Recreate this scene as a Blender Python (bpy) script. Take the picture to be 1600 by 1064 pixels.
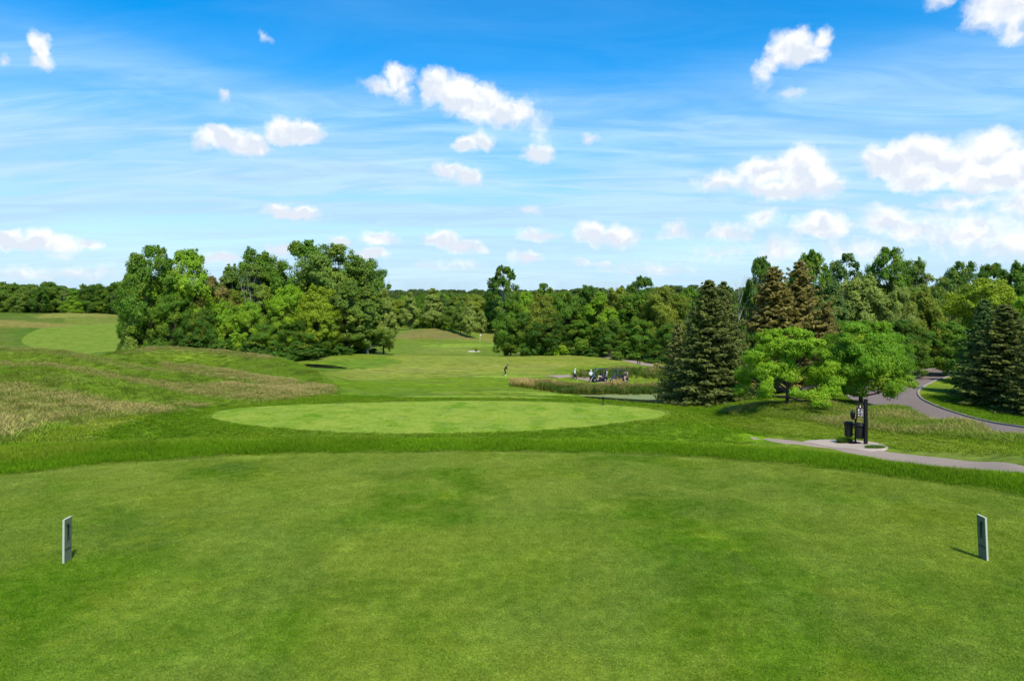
import bpy, bmesh, math, random
import numpy as np
from mathutils import Vector, Matrix, Euler

for _o in list(bpy.data.objects):
    bpy.data.objects.remove(_o)
SC = bpy.context.scene
COL = SC.collection
R = math.radians

# ------------------------------------------------------------------ camera
F = 1067.0          # focal length in photograph pixels (1600 wide)
HOR = 462.0         # horizon row
CZ = 2.6            # eye height above the tee
cam_d = bpy.data.cameras.new("camera")
cam = bpy.data.objects.new("camera", cam_d)
COL.objects.link(cam)
cam.location = (0, 0, CZ)
cam.rotation_euler = (R(90), 0, 0)
cam_d.sensor_width = 36.0
cam_d.lens = 36.0 * F / 1600.0
cam_d.shift_y = -(532.0 - HOR) / 1600.0
cam_d.clip_start = 0.1
cam_d.clip_end = 6000
SC.camera = cam

# ------------------------------------------------------------------ light
SUN_EL, SUN_AZ = 54.0, 158.0      # azimuth clockwise from +Y: behind the camera, to the right
sun_d = bpy.data.lights.new("sun", 'SUN')
sun = bpy.data.objects.new("sun", sun_d)
COL.objects.link(sun)
sun_d.energy = 2.5
sun_d.angle = R(6.0)
sun_d.color = (1.0, 0.955, 0.88)
_dir = Vector((math.sin(R(SUN_AZ)) * math.cos(R(SUN_EL)), math.cos(R(SUN_AZ)) * math.cos(R(SUN_EL)), math.sin(R(SUN_EL))))
sun.rotation_euler = _dir.to_track_quat('Z', 'Y').to_euler()
sun.location = _dir * 50

SC.view_settings.view_transform = 'Standard'
SC.view_settings.look = 'None'
SC.view_settings.gamma = 1.0
SC.view_settings.use_curve_mapping = False
SC.view_settings.exposure = 1.25
SC.cycles.max_bounces = 6
SC.cycles.diffuse_bounces = 4
SC.cycles.transparent_max_bounces = 8
SC.cycles.transmission_bounces = 4
SC.cycles.glossy_bounces = 2
SC.cycles.caustics_reflective = False
SC.cycles.caustics_refractive = False
SC.cycles.sample_clamp_indirect = 4.0
try:
    SC.cycles.use_denoising = True
    SC.cycles.denoising_prefilter = 'ACCURATE'
except Exception:
    pass

# ------------------------------------------------------------------ node helpers
class NT:
    def __init__(self, tree):
        self.t = tree
        self.n = tree.nodes
        self.l = tree.links
    def node(self, kind, **kw):
        nd = self.n.new(kind)
        for k, v in kw.items():
            setattr(nd, k, v)
        return nd
    def put(self, sock, v):
        if v is None:
            return
        if isinstance(v, bpy.types.NodeSocket):
            self.l.new(v, sock)
        else:
            try:
                sock.default_value = v
            except Exception:
                sock.default_value = (v[0], v[1], v[2], 1.0)
    def math(self, op, a, b=None, c=None, clamp=False):
        nd = self.node('ShaderNodeMath', operation=op, use_clamp=clamp)
        self.put(nd.inputs[0], a); self.put(nd.inputs[1], b)
        if c is not None: self.put(nd.inputs[2], c)
        return nd.outputs[0]
    def vmath(self, op, a, b=None, out=0):
        nd = self.node('ShaderNodeVectorMath', operation=op)
        self.put(nd.inputs[0], a)
        if b is not None: self.put(nd.inputs[1], b)
        return nd.outputs[out]
    def noise(self, vec, scale, detail=3.0, rough=0.5, dist=0.0, out='Fac'):
        nd = self.node('ShaderNodeTexNoise')
        if vec is not None: self.l.new(vec, nd.inputs['Vector'])
        self.put(nd.inputs['Scale'], scale); nd.inputs['Detail'].default_value = detail
        nd.inputs['Roughness'].default_value = rough; nd.inputs['Distortion'].default_value = dist
        return nd.outputs[out]
    def mix(self, fac, a, b, blend='MIX'):
        nd = self.node('ShaderNodeMix', data_type='RGBA', blend_type=blend)
        self.put(nd.inputs[0], fac); self.put(nd.inputs[6], a if isinstance(a, bpy.types.NodeSocket) or len(a) == 4 else (*a, 1))
        self.put(nd.inputs[7], b if isinstance(b, bpy.types.NodeSocket) or len(b) == 4 else (*b, 1))
        return nd.outputs[2]
    def ss(self, x, lo, hi, a=0.0, b=1.0, kind='SMOOTHSTEP'):
        nd = self.node('ShaderNodeMapRange', interpolation_type=kind)
        self.put(nd.inputs[0], x); self.put(nd.inputs[1], lo); self.put(nd.inputs[2], hi)
        self.put(nd.inputs[3], a); self.put(nd.inputs[4], b)
        return nd.outputs[0]

# ------------------------------------------------------------------ sky
W = bpy.data.worlds.new("World")
SC.world = W
W.use_nodes = True
W.node_tree.nodes.clear()
g = NT(W.node_tree)
sky = g.node('ShaderNodeTexSky', sky_type='NISHITA')
sky.sun_disc = False
sky.sun_elevation = R(SUN_EL)
sky.sun_rotation = R(SUN_AZ)
sky.air_density = 1.0
sky.dust_density = 0.6
sky.ozone_density = 2.0
hs = g.node('ShaderNodeHueSaturation')
hs.inputs['Hue'].default_value = 0.499
hs.inputs['Saturation'].default_value = 1.72
hs.inputs['Value'].default_value = 0.775
g.l.new(sky.outputs[0], hs.inputs['Color'])
tc = g.node('ShaderNodeTexCoord')
dirv = tc.outputs['Generated']
sx = g.node('ShaderNodeSeparateXYZ'); g.l.new(dirv, sx.inputs[0])
az = g.math('ARCTAN2', sx.outputs[0], sx.outputs[1])
el = g.math('ARCSINE', sx.outputs[2])
cq = g.node('ShaderNodeCombineXYZ'); g.l.new(az, cq.inputs[0]); g.l.new(el, cq.inputs[1])
q = cq.outputs[0]
# high thin cloud: streaks on a flat layer far above
elc = g.math('MAXIMUM', sx.outputs[2], 0.02)
px = g.math('DIVIDE', sx.outputs[0], g.math('ADD', elc, 0.10)); py = g.math('DIVIDE', sx.outputs[1], g.math('ADD', elc, 0.10))
cc = g.node('ShaderNodeCombineXYZ'); g.l.new(px, cc.inputs[0]); g.l.new(py, cc.inputs[1])
mp = g.node('ShaderNodeMapping'); g.l.new(cc.outputs[0], mp.inputs[0])
mp.inputs['Rotation'].default_value = (0, 0, R(8)); mp.inputs['Scale'].default_value = (0.35, 1.0, 1)
ci1 = g.noise(mp.outputs[0], 0.9, 6, 0.55, 0.6)
ci2 = g.noise(mp.outputs[0], 3.2, 6, 0.6, 1.2)
cir = g.math('ADD', g.math('MULTIPLY', ci1, 0.75), g.math('MULTIPLY', ci2, 0.28))
lowveil = g.ss(g.math('ADD', el, g.math('MULTIPLY', g.math('SUBTRACT', ci1, 0.5), 0.22)), 0.350, 0.24)   # the thin sheet lies below about 18 degrees
cirf = g.math('MULTIPLY', g.math('MULTIPLY', g.ss(cir, 0.36, 0.70), g.ss(lowveil, 0.0, 1.0, 0.12, 0.60)), g.ss(el, 0.03, 0.13, 0.35, 1.0))
veil = g.math('MULTIPLY', g.math('MULTIPLY', lowveil, g.ss(el, 0.30, 0.02, 0.34, 0.82)), g.ss(ci2, 0.30, 0.70, 0.88, 1.10))
thin = g.math('MAXIMUM', g.math('ADD', cirf, veil, clamp=True), g.ss(el, 0.24, 0.0, 0.0, 0.95))
thin = g.math('MULTIPLY', thin, 0.95)
# cumulus puffs, given by azimuth / elevation (from rows and columns of the view)
CL = [  # u, v, half width, half height, strength
 (60,76,16,24,.80),(66,96,20,16,.75),(4,95,12,11,.6),(412,57,13,9,.40),(354,148,11,9,.5),
 (352,216,40,18,1.0),(392,226,34,19,.95),(322,222,18,14,.6),(448,203,30,18,1.1),(482,208,27,17,1.05),(440,212,26,14,.9),
 (437,331,25,12,1.0),(470,334,28,11,.95),(622,122,22,20,.85),(596,138,30,15,.66),(632,142,14,20,.6),
 (678,136,26,26,1.0),(712,148,38,28,1.1),(752,164,42,28,1.1),(795,176,42,22,.95),(842,195,22,34,.38),
 (730,226,20,15,1.0),(752,222,18,15,.95),(843,243,24,14,.95),(700,268,32,13,.72),(732,276,24,15,.8),(925,216,15,10,.55),
 (828,327,22,8,.6),(832,365,26,10,.7),(858,369,22,8,.6),(925,365,28,18,.9),(965,370,38,16,.85),(820,401,30,11,.65),(912,411,18,8,.5),(940,411,16,7,.5),
 (592,373,30,11,.85),(582,397,26,11,.85),(530,378,16,10,.75),(690,374,34,12,.75),(720,382,34,12,.78),(745,388,20,8,.6),
 (12,375,24,16,.9),(62,372,30,17,.95),(88,380,34,14,.85),(140,383,26,8,.75),(45,384,30,10,.7),(345,405,34,10,.75),(440,390,22,9,.7),(95,399,20,8,.5),
 (1235,74,36,24,.95),(1258,82,30,20,.95),(1284,58,18,14,.75),(1207,96,15,16,.6),(1192,118,16,22,.50),(1235,146,26,7,.35),
 (1560,12,50,34,.85),(1600,5,60,40,.9),(1582,46,24,26,.65),(1470,2,30,14,.5),
 (1190,270,40,20,1.05),(1252,266,42,32,1.2),(1275,284,34,24,1.05),(1225,296,62,16,.9),(1140,286,56,19,.55),(1300,290,34,14,.55),
 (1395,255,48,27,1.15),(1445,248,48,32,1.2),(1545,246,62,38,1.2),(1600,262,60,34,1.1),(1490,258,60,30,1.15),(1440,280,56,20,.95),(1545,284,66,18,1.0),
 (1285,352,44,20,.95),(1390,345,52,24,.66),(1430,362,56,24,.55),(1500,318,90,14,.5),(1190,342,32,16,.52),(1058,360,28,16,.50),(1140,364,46,15,.55),(1222,388,46,24,.55),
 (1520,362,96,36,.62),(1590,380,80,30,.6),(1340,390,70,20,.45),(1600,320,60,24,.55),(110,428,110,14,.42),(30,432,70,12,.42),(1120,395,60,14,.42),(700,415,70,10,.35),(1000,420,80,12,.35),
 (-120,300,90,34,1.0),(-300,200,120,40,1.0),(1800,200,120,44,1.0),(1950,330,120,36,.9),
]
wz = g.node('ShaderNodeTexNoise'); g.l.new(q, wz.inputs['Vector'])
wz.inputs['Scale'].default_value = 34.0; wz.inputs['Detail'].default_value = 5.0; wz.inputs['Roughness'].default_value = 0.55
warp = g.vmath('MULTIPLY', g.vmath('SUBTRACT', wz.outputs['Color'], (0.5, 0.5, 0.5)), (0.030, 0.026, 0.0))
qw = g.vmath('ADD', q, warp)
def cloud_field(vec):
    cur = None
    for (u, v, hw, hh, st) in CL:
        X, Z = (u - 800) / F, (HOR - v) / F
        a = math.atan2(X, 1.0); e = math.atan2(Z, math.hypot(X, 1.0))
        wa = hw / F * math.cos(a) ** 2; we = hh / F * math.cos(a)
        kx, ky = 0.92 / wa, 0.92 / we
        d = g.node('ShaderNodeVectorMath', operation='MULTIPLY_ADD'); g.l.new(vec, d.inputs[0])
        d.inputs[1].default_value = (kx, ky, 0); d.inputs[2].default_value = (-a * kx, -e * ky, 0); d = d.outputs[0]
        ln = g.vmath('LENGTH', d, out=1)
        f = g.math('MULTIPLY_ADD', ln, -st, 1.25 * st)
        cur = f if cur is None else g.math('SMOOTH_MAX', cur, f, 0.12)
    return cur
fld = cloud_field(qw)
# scattered small clouds over the rest of the sky, overhead and behind
other = g.noise(cc.outputs[0], 1.3, 6, 0.55, 0.3)
inview = g.math('MULTIPLY', g.ss(g.math('ABSOLUTE', az), 0.80, 1.05), 1.0)
above = g.ss(el, 0.50, 0.66)
offm = g.math('MAXIMUM', inview, above)
ofld = g.math('SUBTRACT', g.math('MULTIPLY', g.math('SUBTRACT', other, 0.54), g.math('MULTIPLY', offm, 5.0)), g.math('MULTIPLY', g.math('SUBTRACT', 1.0, offm), 2.0))
fld = g.math('MAXIMUM', fld, ofld)
det = g.noise(qw, 120.0, 5, 0.6)
det2 = g.noise(qw, 40.0, 3, 0.5)
dens = g.math('ADD', fld, g.math('ADD', g.math('MULTIPLY', g.math('SUBTRACT', det, 0.5), 0.34), g.math('MULTIPLY', g.math('SUBTRACT', det2, 0.5), 0.75)))
alpha = g.math('MULTIPLY', g.ss(dens, 0.04, 0.70), 0.96)
# relief of the puffs: compare the texture a little lower down
qs = g.vmath('ADD', qw, (-0.005, -0.013, 0))
r1 = g.noise(qw, 30.0, 3, 0.5); r2 = g.noise(qs, 30.0, 3, 0.5)
rel = g.math('MULTIPLY', g.math('SUBTRACT', r1, r2), 2.2)
below = cloud_field(g.vmath('ADD', qw, (-0.003, -0.016, 0)))
under = g.math('MULTIPLY', g.math('SUBTRACT', fld, below), 0.27)          # positive on the undersides
lum = g.math('SUBTRACT', g.math('ADD', 0.97, g.math('MULTIPLY', rel, 0.40)), under)
lum = g.math('MINIMUM', g.math('MAXIMUM', lum, 0.79), 1.06)
CWH = 3.65
cw = g.mix(g.ss(lum, 0.74, 0.98, kind='LINEAR'), (CWH * 0.70, CWH * 0.77, CWH * 0.88), (CWH * 1.0, CWH * 1.01, CWH * 1.03))
thinc = (CWH * 0.50, CWH * 0.74, CWH * 0.97)
tcv = g.vmath('SCALE', thinc); g.l.new(g.ss(ci2, 0.3, 0.7, 0.93, 1.10), tcv.node.inputs['Scale'])
c1 = g.mix(thin, hs.outputs[0], tcv)
c2 = g.mix(alpha, c1, cw)
bg = g.node('ShaderNodeBackground'); g.l.new(c2, bg.inputs[0]); bg.inputs[1].default_value = 0.12
wo = g.node('ShaderNodeOutputWorld'); g.l.new(bg.outputs[0], wo.inputs[0])
W.cycles.sampling_method = 'MANUAL'
W.cycles.sample_map_resolution = 512

# ------------------------------------------------------------------ generic helpers
def ntri(a): return a
def link(o, parent=None):
    COL.objects.link(o)
    if parent is not None: o.parent = parent
    return o
def tag(o, label=None, cat=None, group=None, kind=None):
    if label: o['label'] = label
    if cat: o['category'] = cat
    if group: o['group'] = group
    if kind: o['kind'] = kind
    return o
def mesh_np(name, V, faces, smooth=False):
    """V (n,3); faces (m,k) array of one size k"""
    V = np.asarray(V, dtype=np.float32); Fc = np.asarray(faces, dtype=np.int32)
    me = bpy.data.meshes.new(name)
    me.vertices.add(len(V)); me.vertices.foreach_set('co', V.ravel())
    k = Fc.shape[1]
    me.loops.add(Fc.size); me.loops.foreach_set('vertex_index', Fc.ravel())
    me.polygons.add(len(Fc)); me.polygons.foreach_set('loop_start', np.arange(0, Fc.size, k, dtype=np.int32))
    me.polygons.foreach_set('loop_total', np.full(len(Fc), k, dtype=np.int32))
    if smooth: me.polygons.foreach_set('use_smooth', np.ones(len(Fc), dtype=bool))
    me.update(calc_edges=True)
    return me
def attr_f(me, name, vals):
    a = me.attributes.new(name, 'FLOAT', 'POINT'); a.data.foreach_set('value', np.asarray(vals, dtype=np.float32).ravel())
def attr_c(me, name, vals):
    vals = np.asarray(vals, dtype=np.float32)
    if vals.shape[1] == 3: vals = np.hstack([vals, np.ones((len(vals), 1), np.float32)])
    a = me.attributes.new(name, 'FLOAT_COLOR', 'POINT'); a.data.foreach_set('color', vals.ravel())
def attr_v(me, name, vals):
    a = me.attributes.new(name, 'FLOAT_VECTOR', 'POINT'); a.data.foreach_set('vector', np.asarray(vals, dtype=np.float32).ravel())

def _hash(ix, iy, seed):
    h = (ix.astype(np.int64) * 374761393 + iy.astype(np.int64) * 668265263 + seed * 1442695041) & 0xffffffff
    h = ((h ^ (h >> 13)) * 1274126177) & 0xffffffff
    return ((h ^ (h >> 16)) & 0xffff) / 65535.0
def vnoise(x, y, seed=0):
    x = np.asarray(x, float); y = np.asarray(y, float)
    ix, iy = np.floor(x), np.floor(y); fx, fy = x - ix, y - iy
    fx = fx * fx * (3 - 2 * fx); fy = fy * fy * (3 - 2 * fy)
    a = _hash(ix, iy, seed); b = _hash(ix + 1, iy, seed); c = _hash(ix, iy + 1, seed); d = _hash(ix + 1, iy + 1, seed)
    return (a * (1 - fx) + b * fx) * (1 - fy) + (c * (1 - fx) + d * fx) * fy
def fbm(x, y, seed=0, octs=4, gain=0.5):
    s = 0; a = 1; t = 0
    for i in range(octs):
        s = s + a * vnoise(x * 2 ** i + 17.3 * i, y * 2 ** i - 9.1 * i, seed + i); t += a; a *= gain
    return s / t
def sst(x, a, b):
    t = np.clip((x - a) / (b - a), 0, 1); return t * t * (3 - 2 * t)
def poly_sdf(px, py, P):
    """signed distance (negative inside) of points to polygon P"""
    P = np.asarray(P, float); n = len(P)
    d = np.full(px.shape, 1e18); inside = np.zeros(px.shape, bool)
    for i in range(n):
        a = P[i]; b = P[(i + 1) % n]; e = b - a
        wx, wy = px - a[0], py - a[1]
        t = np.clip((wx * e[0] + wy * e[1]) / (e @ e + 1e-12), 0, 1)
        d = np.minimum(d, (wx - e[0] * t) ** 2 + (wy - e[1] * t) ** 2)
        c = ((a[1] > py) != (b[1] > py)) & (px < (b[0] - a[0]) * (py - a[1]) / (b[1] - a[1] + 1e-15) + a[0])
        inside ^= c
    d = np.sqrt(d)
    return np.where(inside, -d, d)
def smooth_closed(P, n=160):
    """closed Catmull-Rom through P"""
    P = np.asarray(P, float); m = len(P); out = []
    per = max(2, n // m)
    for i in range(m):
        p0, p1, p2, p3 = P[i - 1], P[i], P[(i + 1) % m], P[(i + 2) % m]
        for k in range(per):
            t = k / per
            out.append(0.5 * ((2 * p1) + (-p0 + p2) * t + (2 * p0 - 5 * p1 + 4 * p2 - p3) * t * t + (-p0 + 3 * p1 - 3 * p2 + p3) * t ** 3))
    return np.array(out)
def smooth_open(P, step=0.4):
    P = np.asarray(P, float); out = []
    Q = np.vstack([2 * P[0] - P[1], P, 2 * P[-1] - P[-2]])
    for i in range(1, len(Q) - 2):
        n = max(2, int(np.linalg.norm(Q[i + 1] - Q[i]) / step))
        for k in range(n):
            t = k / n; p0, p1, p2, p3 = Q[i - 1], Q[i], Q[i + 1], Q[i + 2]
            out.append(0.5 * ((2 * p1) + (-p0 + p2) * t + (2 * p0 - 5 * p1 + 4 * p2 - p3) * t * t + (-p0 + 3 * p1 - 3 * p2 + p3) * t ** 3))
    out.append(P[-1])
    return np.array(out)

# ------------------------------------------------------------------ the lie of the land
# surveyed profiles: for each bearing (column u of the view) pairs (distance, drop below the eye)
FARS = [(300,14.5),(400,15),(560,14),(800,9),(1000,7.5),(1300,10),(3000,12)]
LEFTF = [(90,8.6),(105,11.2),(125,12.6),(150,13.1),(165,12.4),(195,10.7),(235,8.5),(270,7.2),(320,10.5),(400,13),(560,13),(800,9),(1000,7.5),(1300,10),(3000,12)]
PROF = {
 -400: [(11.2,2.6),(13,3.1),(18,3.7),(25,4.3),(35,4.9),(50,5.4),(75,5.8)] + LEFTF,
 0:   [(11.8,2.6),(13.5,3.2),(17,3.63),(24,4.45),(33,5.2),(45,5.8),(58,6.2),(75,6.35)] + LEFTF,
 100: [(12.2,2.6),(14,3.4),(17,4.0),(20,4.2),(26,4.83),(31,5.17),(42,5.83),(56,6.3),(75,6.7)] + LEFTF,
 200: [(12.3,2.6),(14,3.4),(18,4.4),(23,5.0),(30,5.57),(35,5.75),(43,6.05),(52,6.35),(66,6.9),(80,7.5),(92,8.2),(105,10.5),(125,12.4),(150,13.0)] + [(200,11.5),(235,9.6),(270,8.4),(320,11)] + FARS[1:],
 300: [(12.4,2.6),(14,3.4),(20,5.2),(27,6.6),(34,7.0),(38,7.1),(43,7.2),(48,7.33),(55,7.45),(62,7.6),(72,7.95),(84,8.3),(95,8.6),(108,10.8),(125,12.3),(150,12.8),(200,13.2)] + FARS,
 400: [(12.4,2.6),(14,3.2),(20,5.4),(27,7.2),(34,7.8),(38.5,7.95),(41,8.0),(48.5,8.0),(55,8.04),(62,8.1),(72,8.6),(84,9.0),(95,9.2),(108,11),(125,12.3),(150,12.8),(200,13.2)] + FARS,
 500: [(12.5,2.6),(14,3.2),(19,5.2),(26,7.4),(33,8.0),(38.5,8.0),(50.5,8.0),(55,8.25),(62,8.6),(75,9.6),(90,10.5),(100,10.9),(110,11.6),(118,12.2),(124,12.1),(132,11.5),(141,11.5),(150,12.9),(170,13.4),(200,13.3),(230,12.8)] + FARS,
 600: [(12.5,2.6),(14,3.2),(18,4.8),(25,7.2),(33,8.1),(38.4,8.0),(51,8.0),(56,8.4),(64,9.2),(80,11),(90,11.6),(105,11.9),(120,12.0),(137,12.0),(145,12.6),(170,13.0),(200,12.8),(225,12.1),(235,11.9),(260,12.5)] + FARS,
 640: [(12.4,2.6),(14,3.2),(18,4.8),(25,7.2),(33,8.1),(38.3,8.0),(52,8.0),(56,8.5),(64,9.4),(80,11),(90,11.7),(105,12.0),(120,12.0),(137,12.1),(145,12.7),(170,13.4),(200,13.0),(222,11.6),(232,11.2),(250,11.8)] + FARS,
 690: [(12.4,2.6),(14,3.2),(18,4.8),(25,7.2),(33,8.1),(38.3,8.0),(52.4,8.0),(54,8.3),(57.2,8.8),(60.6,8.8),(66,9.6),(68.7,9.6),(80,11),(90,11.8),(105,12.0),(113,12.1),(125,12),(137,12.1),(145,12.9),(170,13.7),(200,13.3),(224,11.5),(234,11.1),(250,12)] + FARS,
 740: [(12.4,2.6),(14,3.2),(18,4.8),(25,7.2),(33,8.1),(38.3,8.0),(52.4,8.0),(54,8.3),(57.2,8.8),(60.6,8.8),(66,9.6),(68.7,9.6),(80,11),(90,11.8),(105,12.0),(113,12.1),(125,12),(137,12.1),(145,13),(165,13.9),(190,13.7),(205,13.6),(230,13.2),(245,13.6)] + FARS,
 800: [(12.3,2.6),(14,3.2),(18,4.8),(25,7.2),(33,8.1),(38.3,8.0),(52.4,8.0),(54,8.3),(57.2,8.8),(60.6,8.8),(66,9.6),(68.7,9.6),(80,11),(90,11.8),(105,12.1),(113,12.1),(125,12),(137,12.1),(145,13),(170,13.9),(200,14.4),(230,14.4)] + FARS,
 900: [(12.2,2.6),(14,3.2),(18,4.8),(25,7.2),(33,8.1),(38.4,8.0),(51.4,8.0),(55,8.5),(60,9.1),(66,10.1),(73,11.6),(78,12.2),(86,12.4),(98,12.4),(108,12.4),(120,12.1),(138,12.0),(150,13)] + [(200,14)] + FARS,
 1000:[(12.06,2.6),(14,3.2),(18,4.8),(25,7.2),(33,8.2),(40,8.0),(49.3,8.0),(54,8.7),(60,9.6),(68,11),(74,12.1),(78,12.3),(86,12.4),(98,12.4),(108,12.1),(120,12.1),(130,12.2),(145,12.8),(160,13.2)] + [(200,14)] + FARS,
 1050:[(11.95,2.6),(14,3.2),(18,4.8),(25,7.1),(33,8.0),(40,7.9),(46,8.0),(52,8.8),(60,9.7),(68,11),(74,12.0),(86,12.4),(98,12.4),(108,12.1),(130,12.2),(145,12.8)] + [(200,14)] + FARS,
 1100:[(11.8,2.6),(14,3.2),(18,4.6),(25,6.6),(33,7.6),(38,7.75),(43,7.8),(48,8.9),(54,9.1),(60,9.45),(75,11.5),(90,12.3),(130,12.5)] + [(200,14)] + FARS,
 1150:[(11.7,2.6),(14,3.2),(18,4.6),(25,6.5),(33,7.35),(38,7.5),(41,8.5),(45,8.65),(50,8.5),(55,8.7),(60,9.3),(75,10.8),(90,11.5),(130,12)] + [(200,13)] + FARS,
 1200:[(11.56,2.6),(14,3.3),(18,4.6),(25,6.3),(31,7.0),(34.5,7.2),(37,7.95),(40,8.0),(43,7.9),(47,7.85),(52,8.1),(60,9),(75,10.3),(100,11),(150,12)] + [(200,13)] + FARS,
 1250:[(11.4,2.6),(14,3.4),(18,4.8),(25,6.4),(30,6.9),(33,7.1),(35.5,7.55),(38,7.7),(42,7.8),(46,7.7),(49,7.8),(54,8.3),(60,8.8),(75,10),(100,10.8),(150,11.5)] + [(200,13)] + FARS,
 1300:[(11.2,2.6),(14,3.6),(18,5.0),(24,6.4),(29,6.95),(31.6,7.15),(33.5,7.42),(35.5,7.55),(40,7.8),(45,7.9),(50,7.97),(58,8.7),(75,9.8),(100,10.5),(150,11)] + [(200,12.5)] + FARS,
 1400:[(10.67,2.6),(13,3.6),(17,5.2),(22,6.3),(27,6.75),(28.5,6.95),(30,7.02),(32,7.14),(35.5,7.25),(40,7.4),(43,7.37),(45,7.34),(49,8.4),(55,8.95),(65,9.1),(75,9.3),(100,9.8),(150,10.5)] + [(200,12)] + FARS,
 1500:[(10.24,2.6),(13,3.8),(17,5.3),(22,6.2),(24,6.3),(27,6.55),(29,6.62),(32,6.75),(35,6.86),(38,7.05),(41,8.0),(46,8.55),(50,8.75),(60,8.95),(75,9.1),(100,9.5),(150,10)] + [(200,12)] + FARS,
 1600:[(9.87,2.6),(13,3.9),(16,4.9),(19,5.3),(21,5.5),(24,5.8),(28,6.25),(32,6.66),(35,7.6),(39,8.0),(43,8.3),(50,8.8),(60,9),(75,9.1),(100,9.5),(150,10)] + [(200,12)] + FARS,
 2000:[(8.8,2.6),(12,3.9),(15,4.8),(19,5.3),(24,5.9),(28,6.4),(32,7.2),(38,8.0),(43,8.3),(50,8.8),(60,9),(75,9.1),(100,9.5),(150,10)] + [(200,12)] + FARS,
}
def pchip(xs, ys, x):
    xs = np.asarray(xs, float); ys = np.asarray(ys, float)
    h = np.diff(xs); dl = np.diff(ys) / h
    m = np.zeros(len(xs))
    for i in range(1, len(xs) - 1):
        if dl[i - 1] * dl[i] > 0:
            w1 = 2 * h[i] + h[i - 1]; w2 = h[i] + 2 * h[i - 1]
            m[i] = (w1 + w2) / (w1 / dl[i - 1] + w2 / dl[i])
    x = np.clip(x, xs[0], xs[-1])
    k = np.clip(np.searchsorted(xs, x) - 1, 0, len(xs) - 2)
    t = (x - xs[k]) / h[k]
    return ys[k] * (2 * t ** 3 - 3 * t ** 2 + 1) + h[k] * m[k] * (t ** 3 - 2 * t ** 2 + t) + ys[k + 1] * (-2 * t ** 3 + 3 * t ** 2) + h[k] * m[k + 1] * (t ** 3 - t ** 2)
LD0, LD1, ND = math.log(4.0), math.log(3000.0), 900
LD = np.linspace(LD0, LD1, ND)
US = np.arange(-400, 2001, 4.0)
_cols = sorted(PROF)
_tab = []
for c in _cols:
    c0 = PROF[c][0][0] * 0.962   # the rough that stands on the lip hides the last of it
    p = [(4.0, 2.6), (c0 - 0.4, 2.6), (c0, 2.61)] + PROF[c][1:]
    _tab.append(pchip([math.log(a) for a, b in p], [b for a, b in p], LD))
_tab = np.array(_tab)
HT = np.zeros((len(US), ND))
for j in range(ND):
    HT[:, j] = pchip(_cols, _tab[:, j], US)
_k = np.exp(-0.5 * (np.arange(-12, 13) / 4.0) ** 2); _k /= _k.sum()
_pad = np.vstack([HT[:1]] * 12 + [HT] + [HT[-1:]] * 12)
HT = sum(_k[i] * _pad[i:i + len(US)] for i in range(25))

def unproj(u, v, d):
    return ((u - 800) / F * d, d, CZ - (v - HOR) / F * d)
def at(u, d):
    return ((u - 800) / F * d, d)
# crest lines of the fescue mounds: (u, v, d) along each crest, with fall-off width
RIDGES = [
 ([(-400,546,70),(-100,545,74),(0,546,75),(70,548,73),(130,557,70),(200,573,67),(270,588,63),(350,602,60),(420,611,57)], 3.3),
 ([(150,563,84),(185,552,90),(225,545,94),(260,543,96),(330,547,97),(400,557,95),(430,563,92),(480,580,84),(520,598,74)], 3.8),
 ([(165,561,78),(230,565,76),(310,575,73),(400,591,68),(460,603,64)], 3.0),
 ([(-400,585,46),(0,583,47),(90,592,46),(170,606,45),(260,622,45),(330,632,45)], 3.4),
 ([(-400,625,30),(0,618,31),(60,630,31),(120,645,31),(160,655,31)], 2.6),
]
_R = []
for pts, wd in RIDGES:
    P3 = smooth_open(np.array([unproj(*p) for p in pts]), 1.0)
    _R.append((P3, wd))
def height_raw(x, y):
    x = np.asarray(x, float); y = np.asarray(y, float)
    d = np.maximum(y, 4.0)
    u = np.clip(800 + F * x / np.maximum(np.maximum(y, np.abs(x) / 1.12), 1e-3), -396, 1996)
    fi = np.clip((u - US[0]) / 4.0, 0, len(US) - 1.001); fj = np.clip((np.log(d) - LD0) / (LD1 - LD0) * (ND - 1), 0, ND - 1.001)
    i = fi.astype(int); j = fj.astype(int); a = fi - i; b = fj - j
    H = (HT[i, j] * (1 - a) + HT[i + 1, j] * a) * (1 - b) + (HT[i, j + 1] * (1 - a) + HT[i + 1, j + 1] * a) * b
    z = CZ - H
    # mounds
    lm = sst(620 - u, 0, 90) * sst(y, 22, 32) * (1 - sst(y, 100, 112))
    if np.any(lm > 0):
        idx = np.where(lm.ravel() > 0)[0]
        X, Y, Z = x.ravel()[idx], y.ravel()[idx], z.ravel()[idx].copy()
        UU = u.ravel()[idx]
        Z -= 1.0 * sst(480 - UU, 0, 140) * sst(Y, 38, 47) * (1 - sst(Y, 98, 108))
        Z -= 0.55 * sst(330 - UU, 0, 120) * sst(Y, 23, 28) * (1 - sst(Y, 38, 47))
        for P3, wd in _R:
            best = np.full(X.shape, 1e18); bz = np.zeros(X.shape)
            for k in range(len(P3)):
                dd = (X - P3[k, 0]) ** 2 + (Y - P3[k, 1]) ** 2
                m = dd < best
                best = np.where(m, dd, best); bz = np.where(m, P3[k, 2], bz)
            dist = np.sqrt(best)
            up = np.maximum(bz - Z, 0.0)
            up = np.minimum(up, 3.4)
            Z = Z + up * np.exp(-(dist / wd) ** 2)
        zz = z.ravel().copy(); zz[idx] = Z; z = zz.reshape(z.shape)
    und = (fbm(x / 9.0, y / 9.0, 5, 3) - 0.5) * 0.35 * sst(y, 20, 60) + (fbm(x / 40.0, y / 40.0, 8, 3) - 0.5) * 1.6 * sst(y, 110, 260)
    return z + und
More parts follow.
